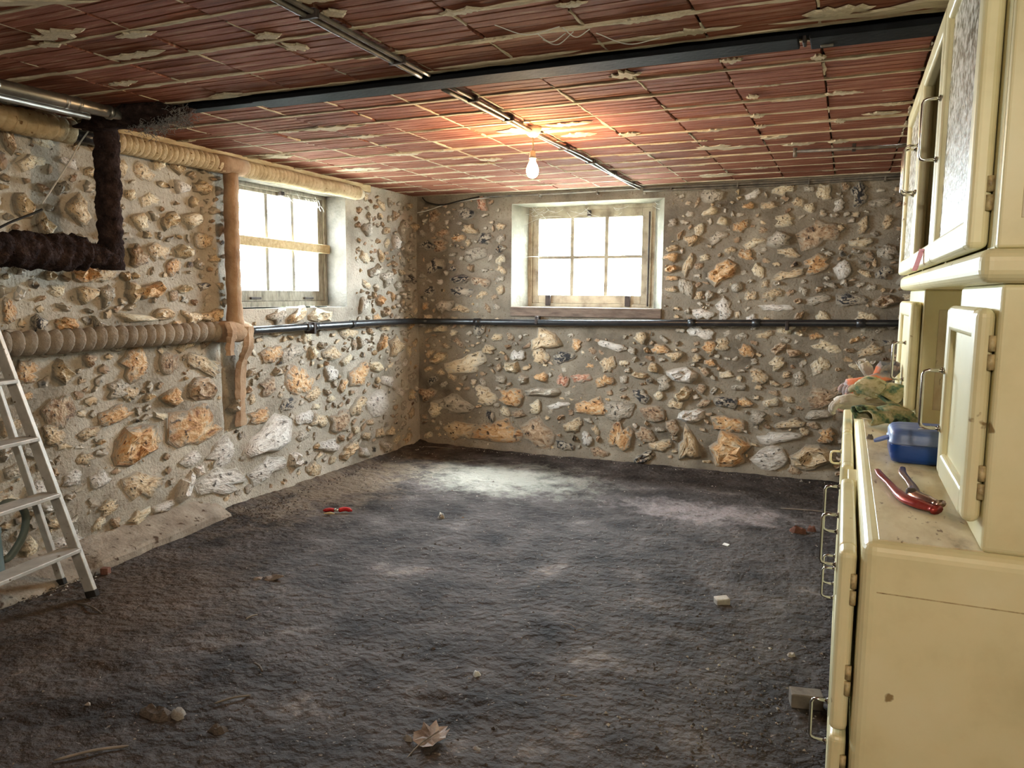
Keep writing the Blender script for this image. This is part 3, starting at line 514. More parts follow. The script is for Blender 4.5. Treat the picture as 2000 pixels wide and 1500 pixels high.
def bed_stones(wall, feats, u0, u1, base, opn, seed, size, pal, flk, avoid=()):
    r = random.Random(seed); S = []
    for it in feats.split():
        a = it.split(','); u, v, w, h = map(float, a[:4]); S.append([u, v, max(w * 1.08, .05), max(h * 1.08, .05), a[4], r.uniform(-0.25, 0.25)])
    def clash(u, v, w, h, gap):
        for s in S:
            dx = abs(u - s[0]); dy = abs(v - s[1])
            if dx < (w + s[2]) * 0.52 + gap and dy < (h + s[3]) * 0.52 + gap:
                if (dx / ((w + s[2]) * 0.5 + gap)) ** 2 + (dy / ((h + s[3]) * 0.5 + gap)) ** 2 < 1: return True
        return False
    for tri in range(9000):
        big = tri < 2500
        u = r.uniform(u0, u1); v = r.uniform(0.06, 2.18)
        w = r.uniform(0.07, size) if big else r.uniform(0.035, 0.075)
        h = w * r.uniform(0.5, 0.95)
        if r.random() < 0.14 and v > 1.2: w, h = h, w
        if v < 0.7: w *= 1.15; h *= 1.15
        m = 0.16 if big else 0.1
        if opn[0] - m - w / 2 < u < opn[1] + m + w / 2 and opn[2] - 0.13 - h / 2 < v < opn[3] + 0.12: continue
        if any(a0 < u < a1 and b0 < v < b1 for a0, a1, b0, b1 in avoid): continue
        if clash(u, v, w, h, 0.026 if big else 0.012): continue
        S.append([u, v, w, h, r.choice(pal if w > 0.075 else 'ggbbgt'), r.uniform(-0.5, 0.5)])
    S.sort(key=lambda s: -s[2] * s[3])
    stuff = MB(); smat = []; rims = []
    for k, (u, v, w, h, t, a) in enumerate(S):
        fl = r.random() < flk(v); me = flakes[r.randrange(24)] if fl else stones[r.randrange(28)]
        dep = min(0.03, 0.2 * min(w, h) + 0.008) if fl else min(0.055, 0.42 * min(w, h) + 0.008)
        mx = base(u, v) @ Matrix.Rotation(a, 4, 'Z') @ Matrix.Diagonal((w, h, dep, 1))
        if k < 300:
            o = link('stone', me, None, wall); o.matrix_basis = mx; o.material_slots[0].link = 'OBJECT'; o.material_slots[0].material = ST[t]
        else:
            stuff.add([mx @ vv.co for vv in me.vertices], [tuple(p.vertices) for p in me.polygons]); smat += [KEYS.index(t)] * len(me.polygons)
            rims += [d.value for d in me.attributes['rim'].data]
    for q in range(420):                                                  # grit and flakes
        u = r.uniform(u0, u1); v = r.uniform(0.03, 2.2)
        if opn[0] - 0.02 < u < opn[1] + 0.02 and opn[2] - 0.09 < v < opn[3] + 0.02: continue
        w = r.uniform(0.01, 0.028); me = stones[r.randrange(28)]
        mx = base(u, v) @ Matrix.Rotation(r.uniform(0, 6), 4, 'Z') @ Matrix.Diagonal((w, w * r.uniform(.4, .9), w * 0.35, 1))
        stuff.add([mx @ vv.co for vv in me.vertices], [tuple(p.vertices) for p in me.polygons]); smat += [KEYS.index(r.choice('ttcggb'))] * len(me.polygons)
        rims += [d.value for d in me.attributes['rim'].data]
    me = mesh('small_stones', stuff.v, stuff.f)
    for t in KEYS: me.materials.append(ST[t])
    me.polygons.foreach_set('material_index', smat)
    at = me.attributes.new('rim', 'FLOAT', 'POINT'); at.data.foreach_set('value', rims)
    tag(link('small_stones', me, None, wall), kind='stuff')
BL = Matrix(((0, 0, 1, 0), (1, 0, 0, 0), (0, 1, 0, 0), (0, 0, 0, 1)))
BB = Matrix(((1, 0, 0, 0), (0, 0, -1, 0), (0, 1, 0, 0), (0, 0, 0, 1)))
bed_stones(wall_left, LEFT_STONES, 1.2, 6.1, lambda u, v: Matrix.Translation((XL + 0.004, u, v)) @ BL, OL, 5, 0.15, 'ttttcccogggwwb', lambda v: 0.75 if v < 1.1 else 0.35, ((3.70, 3.92, 0.5, 1.3),))
bed_stones(wall_back, BACK_STONES, -3.55, 0.6, lambda u, v: Matrix.Translation((u, YB - 0.004, v)) @ BB, OB, 6, 0.15, 'ttttcccoogggbbwdr', lambda v: 0.8)
# ------------------------------------------------------------------ beam, conduits, pendant bulb
beam = empty('steel_beam', (-1.5, 2.79, 2.2), 'black steel beam flange running across the tile ceiling', 'beam')
def bpart(n, x0, x1, y0, y1, z0, z1, m=None): return rbox(n, x0 + 1.5, x1 + 1.5, y0 - 2.79, y1 - 2.79, z0 - 2.2, z1 - 2.2, m or M['steel'], beam, bevel=0.004)
bpart('flange', -2.43, -0.19, 2.73, 2.852, 2.218, 2.236); bpart('flange', -0.155, XR - 0.005, 2.728, 2.856, 2.214, 2.234)
bpart('flange', -2.86, -2.425, 2.775, 2.84, 2.228, 2.24)
bpart('web', -2.86, XR - 0.005, 2.775, 2.805, 2.236, 2.27)
bpart('bolt', -0.178, -0.166, 2.76, 2.815, 2.212, 2.236, M['iron'])
bpart('rating_plate', -0.125, -0.085, 2.812, 2.834, 2.211, 2.2145, M['lead'])
con = empty('ceiling_conduit', (-1.54, 4.0, 2.235), 'twin grey conduits running along the ceiling to the hanging bulb', 'conduit')
for dx, r, w in ((-0.016, 0.010, 0.6), (0.014, 0.008, 1.4)):
    pts = [(dx + 0.006 * math.sin(y * 2.3 * w), y - 4.0, 0.0 + 0.004 * math.sin(y * 3.1 * w)) for y in frange(0.9, 2.70, 0.06)]
    MB().tube(pts, r, 8).build('pipe', M['lead'], con, smooth=True)
    pts = [(dx + 0.006 * math.sin(y * 2.3 * w), y - 4.0, -0.004 + 0.005 * math.sin(y * 3.1 * w)) for y in frange(2.88, 6.10, 0.06)]
    MB().tube(pts, r, 8).build('pipe', M['lead'], con, smooth=True)
for y in (1.5, 2.0, 2.5, 3.1, 3.5, 4.3, 4.8, 5.3, 5.8):
    rbox('clip', -0.034, 0.03, y - 4.008, y - 3.992, -0.014, 0.012, M['iron'], con, bevel=0.002)
lamp_r = empty('pendant_lamp', (-1.532, 3.795, 2.25), 'bare lit bulb hanging from a ceiling rose on a short cord', 'lamp')
MB().lathe([(0.008, -0.052), (0.02, -0.048), (0.038, -0.03), (0.044, -0.012), (0.045, 0.0)], 20).build('ceiling_rose', M['ivory'], lamp_r, smooth=True)
MB().tube([(0, 0, -0.05), (0.002, 0.001, -0.09), (0, 0, -0.125)], 0.0035, 8).build('cord', M['palewood'], lamp_r, smooth=True)
sk = MB().lathe([(0.006, -0.118), (0.014, -0.122), (0.017, -0.14), (0.017, -0.158), (0.014, -0.160)], 16).build('socket', M['ivory'], lamp_r, smooth=True)
MB().lathe([(0.0185, -0.150), (0.0195, -0.154), (0.0185, -0.158)], 16).build('socket_ring', M['lead'], sk, smooth=True)
MB().lathe([(0.013, -0.160), (0.015, -0.172), (0.024, -0.19), (0.031, -0.209), (0.032, -0.222), (0.027, -0.241), (0.015, -0.253), (0.002, -0.256)], 24).build('bulb', M['bulb'], lamp_r, smooth=True)
wc = empty('wall_conduit', (-1.0, 6.10, 2.22), 'grey conduit pair along the top of the far wall', 'conduit')
for k, (dz, dy, r) in enumerate(((0.006, 0.0, 0.009), (-0.012, 0.006, 0.008))):
    MB().tube([(x + 1.0, dy - 0.004 * math.sin(x * 4 + k), dz + 0.006 * (x + 1.5) / 2 + 0.003 * math.sin(3 * x + k)) for x in frange(-2.9 if k == 0 else -1.52, XR - 0.02, 0.06)], r, 8).build('pipe', M['lead'], wc, smooth=True)
for x in (-2.4, -1.9, -1.3, -0.8, -0.3, 0.2): rbox('clip', x + 0.994, x + 1.006, -0.011, 0.05, -0.02, 0.014, M['lead'], wc, bevel=0.002)
cb = MB().tube(smooth_path([(-2.86, 6.11, 2.214), (-3.06, 6.105, 2.2), (-3.28, 6.10, 2.17), (-3.45, 6.09, 2.125), (-3.55, 6.07, 2.105)], 8), 0.0045, 8).build('loose_cable', M['web'], smooth=True)
tag(cb, 'thin white cable sagging into the far corner under the ceiling', 'cable')
dc = MB()
dc.tube(smooth_path([(-3.5, 6.07, 2.235), (-3.44, 6.06, 2.19), (-3.3, 6.07, 2.165), (-3.15, 6.08, 2.19), (-2.95, 6.09, 2.222)], 8), 0.006, 8)
tag(dc.build('black_cable', M['rubber'], smooth=True), 'black cable drooping in the far corner beneath the ceiling', 'cable')
sp = empty('short_pipe', (-0.05, 4.85, 2.222), 'short thin grey pipe with an upright end fixed under the ceiling near the buffet', 'pipe')
MB().tube([(-0.27, -0.02, 0), (0.7, 0.02, 0.0)], 0.009, 8).build('pipe', M['lead'], sp, smooth=True)
MB().tube([(-0.27, -0.02, 0.02), (-0.27, -0.02, -0.03)], 0.011, 8).build('elbow', M['lead'], sp, smooth=True)
rbox('clip', 0.03, 0.05, -0.015, 0.02, -0.014, 0.03, M['iron'], sp, bevel=0.002)

# ------------------------------------------------------------------ pipes of the left wall
def rope_rf(pitch, amp, seed):
    def f(d, th, p):
        s = (d / pitch + th / 6.283) % 1.0
        e = min(1.0, s / 0.88) if s < 0.88 else 1 - (s - 0.88) / 0.12
        return 1 + amp * 0.75 * (math.sqrt(max(0, 1 - (1 - e) ** 2)) - 0.7) + 0.05 * nz(p.x + 3 * math.cos(th), p.y * 9, p.z * 9 + seed + 3 * math.sin(th), 1.0)
    return f
def lagged(name, label, pts, r, m, pitch, amp=0.30, seed=0, cat='pipe', extra=None):
    e = empty(name, pts[0], label, cat)
    o = Vector(pts[0]); P = [p - o for p in path(pts, pitch / 14)]
    P = [p + Vector((0.006 * nz(p.x * 4, p.y * 4, seed), 0, 0.007 * nz(p.y * 3.3, p.x, seed + 4))) for p in P]
    MB().tube(P, r, 20, rf=rope_rf(pitch, amp, seed)).build('lagging', m, e, smooth=True)
    return e
up = lagged('lagged_pipe', 'cream rope-lagged pipe along the top of the left wall, over the window', [(-3.52, 2.9, 2.158), (-3.52, 3.77, 2.166), (-3.52, 5.10, 2.160)], 0.050, M['rope'], 0.038, 0.34, 1)
MB().tube([(0, 0.72, 0.008), (0, 0.80, 0.008), (0, 0.90, 0.008), (0, 0.98, 0.008)], [0.052, 0.058, 0.058, 0.053], 16).build('bandage', M['brownwrap'], up, smooth=True)
MB().tube([(0, 2.18, 0.0), (0, 2.2, 0.0), (-0.01, 2.25, 0.0), (-0.05, 2.28, 0)], [0.042, 0.046, 0.044, 0.03], 14).build('end_cap', M['cmortar'], up, smooth=True)
lagged('lagged_pipe', 'cream lagged pipe at the upper left, left of the dark felted pipe', [(-3.52, 1.2, 2.165), (-3.52, 2.70, 2.168)], 0.058, M['rope'], 0.05, 0.22, 3)
st = MB().tube([(-3.52, 2.68, 2.16), (-3.52, 2.92, 2.15)], 0.032, 12).build('bare_pipe', M['blackpipe'], smooth=True)
tag(st, 'short bare dark pipe end between the two cream lagged pipes', 'pipe')
low = lagged('lagged_pipe', 'grey rope-lagged pipe running level along the middle of the left wall', [(-3.535, 1.2, 1.146), (-3.535, 2.4, 1.15), (-3.535, 3.62, 1.155)], 0.054, M['greyrope'], 0.062, 0.62, 7)
ver = empty('riser_pipe', (-3.52, 3.76, 1.15), 'brown cloth-wrapped riser pipe beside the left window', 'pipe')
MB().tube(path([(0, 0, 0.0), (0, -0.005, 0.45), (0, 0.005, 0.97)], 0.02), [0.058 + 0.018 * max(0, 1 - i / 8) for i in range(0, 49)][:len(path([(0, 0, 0.0), (0, -0.005, 0.45), (0, 0.005, 0.97)], 0.02))], 16, rf=lambda d, th, p: 0.78 + 0.03 * math.sin(d * 60 + th) + 0.09 * nz(p.x, p.y, p.z * 7 + math.cos(th))).build('wrapping', M['brownwrap'], ver, smooth=True)
MB().tube([(0, -0.16, 0.0), (0, -0.1, 0.0), (0, 0.0, 0.0), (0, 0.07, 0.0), (0, 0.12, 0)], [0.062, 0.07, 0.075, 0.066, 0.045], 16, rf=lambda d, th, p: 0.95 + 0.14 * nz(d * 20, th * 2, 4)).build('tee_wrap', M['brownwrap'], ver, smooth=True)
def strip(ctrl, w, nrm, th=0.004):
    P = smooth_path(ctrl, 8); vs = []; k = len(P)
    for i, p in enumerate(P):
        ww = w * (0.75 + 0.35 * nz(i * 0.4, w * 50)); a = Vector((0.012 * nz(i * .5, 1, 2), 1, 0)).normalized() * ww
        vs += [p - a, p - a * 0.3 + nrm * 0.012, p + a * 0.4 + nrm * 0.006, p + a]
    vs += [v - nrm * th for v in vs[:]]; n4 = 4 * k
    fs = [(i * 4 + j, i * 4 + j + 1, i * 4 + 5 + j, i * 4 + 4 + j) for i in range(k - 1) for j in range(3)]
    fs += [tuple(n4 + q for q in reversed(f)) for f in fs]
    return MB().add(vs, fs)
strip([(0.066, -0.12, 0.06), (0.088, -0.12, 0.0), (0.07, -0.125, -0.08), (0.075, -0.13, -0.14)], 0.05, Vector((1, 0, 0))).build('loose_wrap', M['brownwrap'], ver)
strip([(0.06, 0.05, 0.03), (0.045, 0.06, -0.1), (-0.03, 0.075, -0.22), (-0.055, 0.085, -0.4), (-0.06, 0.085, -0.62)], 0.062, Vector((1, 0, 0))).build('torn_wrap', M['brownwrap'], ver)
for y in (3.70, 3.83):
    pass
wp = empty('water_pipe', (-3.53, 3.86, 1.15), 'black painted water pipe turning the corner onto the far wall', 'pipe')
ctrl = [(-3.53, 3.86, 1.148), (-3.53, 4.6, 1.152), (-3.53, 5.3, 1.153), (-3.53, 5.9, 1.148), (-3.515, 6.02, 1.146), (-3.47, 6.075, 1.145), (-3.35, 6.085, 1.145), (-2.2, 6.085, 1.158), (-0.9, 6.085, 1.184), (0.2, 6.085, 1.206), (XR - 0.01, 6.085, 1.21)]
MB().tube([p - Vector((-3.53, 3.86, 1.15)) for p in smooth_path(ctrl, 10)], 0.0262, 14).build('pipe', M['blackpipe'], wp, smooth=True)
for x, y in ((-3.53, 4.47), (-3.53, 4.56), (-3.53, 5.02), (-3.53, 3.88)):
    MB().tube([(x + 3.53, y - 3.86 - 0.02, 0.001), (x + 3.53, y - 3.86 + 0.02, 0.001)], 0.031, 14).build('coupling', M['blackpipe'], wp, smooth=True)
for x, z in ((-2.96, 1.149), (-1.1, 1.18), (-0.62, 1.19), (0.1, 1.204)):
    MB().tube([(x + 3.53 - 0.03, 6.085 - 3.86, z - 1.15), (x + 3.53 + 0.03, 6.085 - 3.86, z - 1.15)], 0.032, 14).build('coupling', M['blackpipe'], wp, smooth=True)
for y in (4.53,): rbox('pipe_clip', -0.06, 0.03, y - 3.86 - 0.012, y - 3.86 + 0.012, -0.05, 0.032, M['iron'], wp, bevel=0.004)
for x in (-2.4, -0.4): rbox('pipe_clip', x + 3.518, x + 3.542, 6.055 - 3.86, 6.14 - 3.86, -0.01, 0.06, M['iron'], wp, bevel=0.004)
# dark felted pipe
def felt(e, pts, r, seed, n=20):
    P = path(pts, 0.012)
    MB().tube(P, r, n, rf=lambda d, th, p: 1 + 0.05 * math.sin(d * 110 + th) + 0.24 * nz(math.cos(th) * 1.5 + seed, math.sin(th) * 1.5 + d * 14, d * 14) + 0.15 * nz(math.cos(th) * 4, math.sin(th) * 4 + d * 50, seed)).build('felt_lagging', M['felt'], e, smooth=True)
    fb = MB(); r_ = random.Random(seed)
    for k in range(900):
        i = r_.randrange(1, len(P) - 1); t = (P[i + 1] - P[i - 1]).normalized(); a = r_.uniform(0, 6.283)
        u = t.orthogonal().normalized(); q = (Matrix.Rotation(a, 3, t) @ u); b = P[i] + q * r * r_.uniform(0.9, 1.1); d2 = (q + Vector((r_.uniform(-1, 1), r_.uniform(-1, 1), r_.uniform(-1, 1)))).normalized()
        s = t.cross(q) * 0.0016; L = r_.uniform(0.008, 0.022)
        fb.add([b - s, b + s, b + d2 * L], [(0, 1, 2)])
    tag(fb.build('fibres', M['feltgrey'], e), kind='stuff')
fp = empty('felted_pipe', (-3.35, 2.75, 1.5), 'dark brown felt-lagged pipe dropping from the ceiling and turning left', 'pipe')
felt(fp, [(0, 0.0, -0.0), (0, 0.0, 0.35), (0, 0.01, 0.7)], 0.055, 2)
felt(fp, [(0, -1.6, 0.065), (0, -0.9, 0.068), (0, -0.16, 0.075)], 0.078, 5, 24)
felt(fp, [(0, -0.2, 0.07), (0, 0.0, 0.06)], 0.056, 8)
lump = empty('felt_lump', (-3.1, 2.72, 2.2), 'sooty lump of felt and cobweb where the dark pipe meets the ceiling', 'lagging')
vs = []; fs = []; n1, n2 = 14, 24
for i in range(n1 + 1):
    for j in range(n2):
        a, b2 = math.pi * i / n1, 2 * math.pi * j / n2; d = Vector((math.sin(a) * math.cos(b2), math.sin(a) * math.sin(b2), math.cos(a)))
        k = 1 + 0.25 * nz(d.x, d.y, d.z, 2.2) + 0.12 * nz(d.x, d.y, d.z, 7)
        vs.append((d.x * 0.30 * k - 0.03 + 0.05 * d.z, d.y * 0.10 * k + d.x * 0.03, d.z * 0.05 * k + 0.015 - 0.03 * max(0, -d.x)))
fs = [(i * n2 + j, i * n2 + (j + 1) % n2, (i + 1) * n2 + (j + 1) % n2, (i + 1) * n2 + j) for i in range(n1) for j in range(n2)]
link('felt_mass', mesh('felt_mass', vs, fs, True), M['felt'], lump)
fw = MB(); r_ = random.Random(4)
for k in range(420):
    x = r_.uniform(-0.02, 0.29); p = Vector((x, r_.uniform(-0.03, 0.09), -0.03 + r_.uniform(-0.03, 0.03) + 0.09 * max(0, x))); pts = [p]
    for q in range(4): pts.append(pts[-1] + Vector((r_.uniform(-.015, .02), r_.uniform(-.012, .012), r_.uniform(-.015, .012))))
    fw.tube(pts, 0.0012, 3, caps=False)
tag(fw.build('web_tangle', M['greyweb'], lump), kind='stuff')
mp_ = empty('metal_pipe', (-3.12, 1.9, 2.19), 'shiny metal pipe under the ceiling at the upper left', 'pipe')
MB().tube([(0, -1.0, -0.003), (0, 0.55, 0.012), (0, 0.72, 0.014), (0, 0.78, 0.012)], [0.029, 0.029, 0.026, 0.016], 16).build('pipe', M['galv'], mp_, smooth=True)
for y in (0.17, 0.47, 0.53, 0.69): MB().tube([(0, y - 0.008, 0.012), (0, y + 0.008, 0.012)], 0.0315, 16).build('coupling', M['galv'], mp_, smooth=True)
MB().tube([(-0.02, -1.0, -0.04), (-0.02, 0.6, -0.024)], 0.014, 12).build('thin_pipe', M['galv'], mp_, smooth=True)
wr = MB().tube(smooth_path([(-3.40, 2.74, 2.21), (-3.41, 2.66, 2.10), (-3.40, 2.60, 2.015), (-3.40, 2.52, 1.90), (-3.40, 2.44, 1.79)], 8), 0.004, 8).build('hanging_wire', M['web'], smooth=True)
tag(wr, 'thin pale wire hanging beside the dark felted pipe', 'wire')
wr = MB().tube(smooth_path([(-3.40, 2.44, 1.765), (-3.40, 2.40, 1.745), (-3.40, 2.30, 1.70), (-3.40, 2.1, 1.61), (-3.40, 1.8, 1.6)], 8), 0.0055, 8).build('black_wire', M['rubber'], smooth=True)
tag(wr, 'short black wire slanting down to the left over the felted pipe', 'wire')
mw = empty('mortar_lump', (-3.55, 2.62, 2.2), 'crumbling cream mortar lump above the upper left pipe', 'mortar')
for k, (dx, dy, dz, s) in enumerate(((0, 0, 0, 0.09), (0.02, 0.07, -0.02, 0.07), (0.01, 0.12, 0.015, 0.06))):
    link('lump', stones[k * 3], M['cmortar'], mw, loc=(dx, dy, dz), rot=(0, math.radians(90), k), scale=(s, s * 1.3, s * 0.6))

# ------------------------------------------------------------------ cobwebs about the windows
def web(name, label, strands):
    m = MB()
    for s in strands: m.tube(smooth_path(s, 8), 0.0016, 5)
    return tag(m.build(name, M['web']), label, 'cobweb', kind='stuff')
r_ = random.Random(12); S = []
for k in range(22):
    x = r_.uniform(-2.6, -1.45); y = 6.27; z = r_.uniform(2.04, 2.145); L = r_.uniform(0.04, 0.2); a = r_.uniform(-0.7, 0.5)
    S.append([(x, y, z), (x + L * 0.5 * math.cos(a), y - 0.02, z + L * 0.5 * math.sin(a) - 0.015), (x + L * math.cos(a), y - 0.01, min(2.14, z + L * math.sin(a)))])
S += [[(-2.6, 6.27, 1.985), (-2.48, 6.25, 2.03), (-2.36, 6.24, 2.05), (-2.26, 6.26, 2.045)], [(-2.62, 6.22, 1.70), (-2.55, 6.25, 1.715), (-2.48, 6.31, 1.717)]]
web('cobweb', 'white cobwebs strung across the top of the far window', S)
S = []
for k in range(14):
    y = r_.uniform(4.55, 5.0); z = r_.uniform(2.04, 2.12); L = r_.uniform(0.03, 0.12); a = r_.uniform(-2.2, -0.6)
    S.append([(-3.75, y, z), (-3.74, y + L * .4 * math.cos(a), z + L * .6 * math.sin(a)), (-3.75, y + L * math.cos(a), z + L * math.sin(a))])
web('cobweb', 'wispy cobwebs hanging at the top of the left window', S)
S = []
for k in range(5):
    x = r_.uniform(-1.25, -0.75); y = r_.uniform(2.2, 2.6); L = r_.uniform(0.08, 0.2); a = r_.uniform(-1, 1.5)
    S.append([(x, y, 2.245), (x + L * .5, y + .3 * L * math.sin(a), 2.215), (x + L, y + L * math.sin(a) * .6, 2.24)])
web('cobweb', 'dusty cobweb strands on the dark ceiling before the beam', S)
# ------------------------------------------------------------------ cream kitchen buffet
K0 = Vector((0.055, 1.69, 0.0))
bf = empty('kitchen_buffet', K0, 'tall cream painted kitchen buffet with glazed upper doors along the right side', 'buffet')
def kb(n, x0, x1, y0, y1, z0, z1, m=None, bevel=0.006, seg=3, parent=None, **k):
    o = rbox(n, x0 - K0.x, x1 - K0.x, y0 - K0.y, y1 - K0.y, z0, z1, m or M['cream'], parent or bf, bevel=bevel, seg=seg, **k); o.data.shade_auto_smooth() if hasattr(o.data, 'shade_auto_smooth') else None
    return o
XB = 0.66
kb('base_carcass', 0.055, XB, 1.69, 4.0, 0.06, 0.9015, bevel=0.028, seg=5)
kb('plinth', 0.10, XB - 0.02, 1.73, 3.96, 0.005, 0.075, M['dark'])
kb('worktop', 0.086, XB - 0.004, 1.712, 3.985, 0.896, 0.9030, M['creamtop'], bevel=0.0012, seg=1)
rbox('panel_seam', 0.087 - K0.x, XB - 0.05 - K0.x, -0.0006, 0.002, 0.7955, 0.798, M['hinge'], bf, bevel=0)
def handle(parent, x, y, z, L, vertical=True, m=None, depth=0.045):
    """bent-rod handle in front of a door face at x"""
    r = 0.0045
    a = Vector((0, 0, L / 2)) if vertical else Vector((0, L / 2, 0))
    c = Vector((x, y, z)) - K0; o = Vector((-depth, 0, 0)); k = 0.012
    e = a.normalized() * k
    P = [c + a, c + a + o * 0.7, c + a + o * 0.92 - e * 0.3, c + a + o - e, c - a + o + e, c - a + o * 0.92 + e * 0.3, c - a + o * 0.7, c - a]
    h = MB().tube(P, r, 8).build('handle', m or M['chrome'], parent, smooth=True)
    for q in (c + a, c - a): MB().tube([q + Vector((0.001, 0, 0)), q - Vector((0.005, 0, 0))], 0.0085, 10).build('rosette', m or M['chrome'], parent, smooth=True)
    return h
def door(x0, x1, y0, y1, z0, z1, fill, fr=0.07, rad=0.014, name='door', hy=None, hz=(0.2, 0.8)):
    """overlay door: rounded frame of stiles and rails round a recessed panel; x0 is the front face"""
    g = kb(name, x0, x1, y0, y0 + fr, z0, z1, bevel=rad, seg=4)                       # the near stile carries the other members
    for n, b in (('stile', (y1 - fr, y1, z0, z1)), ('rail', (y0 + fr - .012, y1 - fr + .012, z1 - fr, z1)), ('rail', (y0 + fr - .012, y1 - fr + .012, z0, z0 + fr))):
        kb(n, x0 + (0.0006 if n == 'rail' else 0), x1, b[0], b[1], b[2], b[3], bevel=rad if n == 'stile' else 0.01, seg=4, parent=g)
    if fill: kb('glass' if fill is M['texglass'] else 'panel', x0 + 0.016, x0 + 0.022, y0 + fr - 0.004, y1 - fr + 0.004, z0 + fr - 0.004, z1 - fr + 0.004, fill, bevel=0.0, parent=g)
    if hy is not None:
        for t in hz:
            z = lerp(z0, z1, t)
            for dz in (-0.018, 0.018): MB().tube([(x1 - 0.004 - K0.x, hy - K0.y - 0.003, z + dz - 0.015), (x1 - 0.004 - K0.x, hy - K0.y - 0.003, z + dz + 0.015)], 0.0065, 10).build('hinge', M['hinge'], g, smooth=True)
    return g
# base doors
d1 = door(0.012, 0.048, 1.72, 2.44, 0.462, 0.866, M['cream'], hy=1.722, hz=(0.3, 0.8)); handle(d1, 0.012, 2.40, 0.685, 0.15)
d2 = door(0.012, 0.048, 2.62, 3.28, 0.462, 0.866, M['cream']); handle(d2, 0.012, 2.66, 0.71, 0.15)
d3 = door(0.012, 0.048, 3.30, 3.97, 0.462, 0.866, M['cream']); handle(d3, 0.012, 3.36, 0.745, 0.05, m=M['ivory'], depth=0.04)
kb('face_rail', 0.03, 0.06, 2.45, 2.61, 0.462, 0.858, bevel=0.004)
d4 = door(0.012, 0.048, 1.72, 2.44, 0.085, 0.452, M['cream'], hy=1.722); handle(d4, 0.012, 2.25, 0.20, 0.12)
d5 = door(0.012, 0.048, 2.46, 3.28, 0.085, 0.452, M['cream']); handle(d5, 0.012, 3.2, 0.27, 0.12)
d6 = door(0.012, 0.048, 3.30, 3.97, 0.085, 0.452, M['cream']); handle(d6, 0.012, 3.36, 0.27, 0.12)
# middle cupboards with the open niche between
XM = 0.265
kb('near_cupboard', XM, XB, 1.70, 2.26, 0.9025, 1.425, bevel=0.012, seg=4)
dm = door(0.229, 0.263, 1.715, 2.19, 0.955, 1.378, M['cream'], fr=0.06, rad=0.017, hy=1.717, hz=(0.2, 0.8)); handle(dm, 0.229, 2.165, 1.145, 0.145)
kb('far_cupboard', XM, XB, 3.30, 4.0, 0.9025, 1.425, bevel=0.008)
kb('side_inset', XM + 0.055, XB - 0.06, 3.2975, 3.3005, 0.97, 1.35, M['creamtop'], bevel=0.001)
dn = door(0.222, 0.263, 3.31, 3.96, 0.955, 1.378, M['cream'], fr=0.06, rad=0.017); handle(dn, 0.222, 3.40, 1.145, 0.145)
kb('niche_back', XB - 0.03, XB - 0.012, 2.26, 3.30, 0.9025, 1.425, M['creamtop'], bevel=0.002)
# upper cupboard
kb('upper_moulding', 0.222, XB, 1.675, 4.03, 1.425, 1.490, bevel=0.024, seg=5)
UX = 0.25
for n, b in (('upper_side', (1.69, 1.715, 1.49, 2.205)), ('upper_side', (3.985, 4.01, 1.49, 2.205))): kb(n, UX, XB, *b, bevel=0.006)
kb('upper_top', UX - 0.01, XB, 1.685, 4.02, 2.205, 2.228, bevel=0.008)
kb('upper_back', XB - 0.02, XB - 0.005, 1.715, 3.985, 1.49, 2.205, M['dark'], bevel=0.002)
kb('shelf', UX + 0.02, XB - 0.02, 1.715, 3.985, 1.83, 1.848, M['creamtop'], bevel=0.002)
kb('side_panel', UX + 0.035, XB - 0.06, 1.6875, 1.6905, 1.545, 2.15, M['creamtop'], bevel=0.001)
for n, b in (('face_frame', (1.715, 1.80)), ('face_frame', (2.50, 2.54)), ('face_frame', (3.235, 3.275)), ('face_frame', (3.95, 3.985))): kb(n, UX, UX + 0.02, b[0], b[1], 1.49, 2.205, bevel=0.002)
u1 = door(0.209, 0.248, 1.775, 2.515, 1.494, 2.202, M['texglass'], fr=0.062, rad=0.013, hy=1.776, hz=(0.15, 0.85)); handle(u1, 0.209, 2.485, 1.86, 0.165)
u2 = door(0.209, 0.248, 2.525, 3.25, 1.494, 2.202, None, fr=0.062, rad=0.013); handle(u2, 0.209, 3.215, 1.86, 0.165)
u3 = door(0.209, 0.248, 3.26, 3.99, 1.494, 2.202, M['texglass'], fr=0.062, rad=0.013); handle(u3, 0.209, 3.305, 1.86, 0.165)
pk = strip([(0.2085 - K0.x, 2.72 - K0.y, 1.545), (0.203 - K0.x, 2.72 - K0.y, 1.52), (0.196 - K0.x, 2.715 - K0.y, 1.495), (0.19 - K0.x, 2.70 - K0.y, 1.478)], 0.022, Vector((-1, 0, 0)), 0.0015).build('paper_tab', M['paper'], bf)
tag(pk, 'pink paper tab')

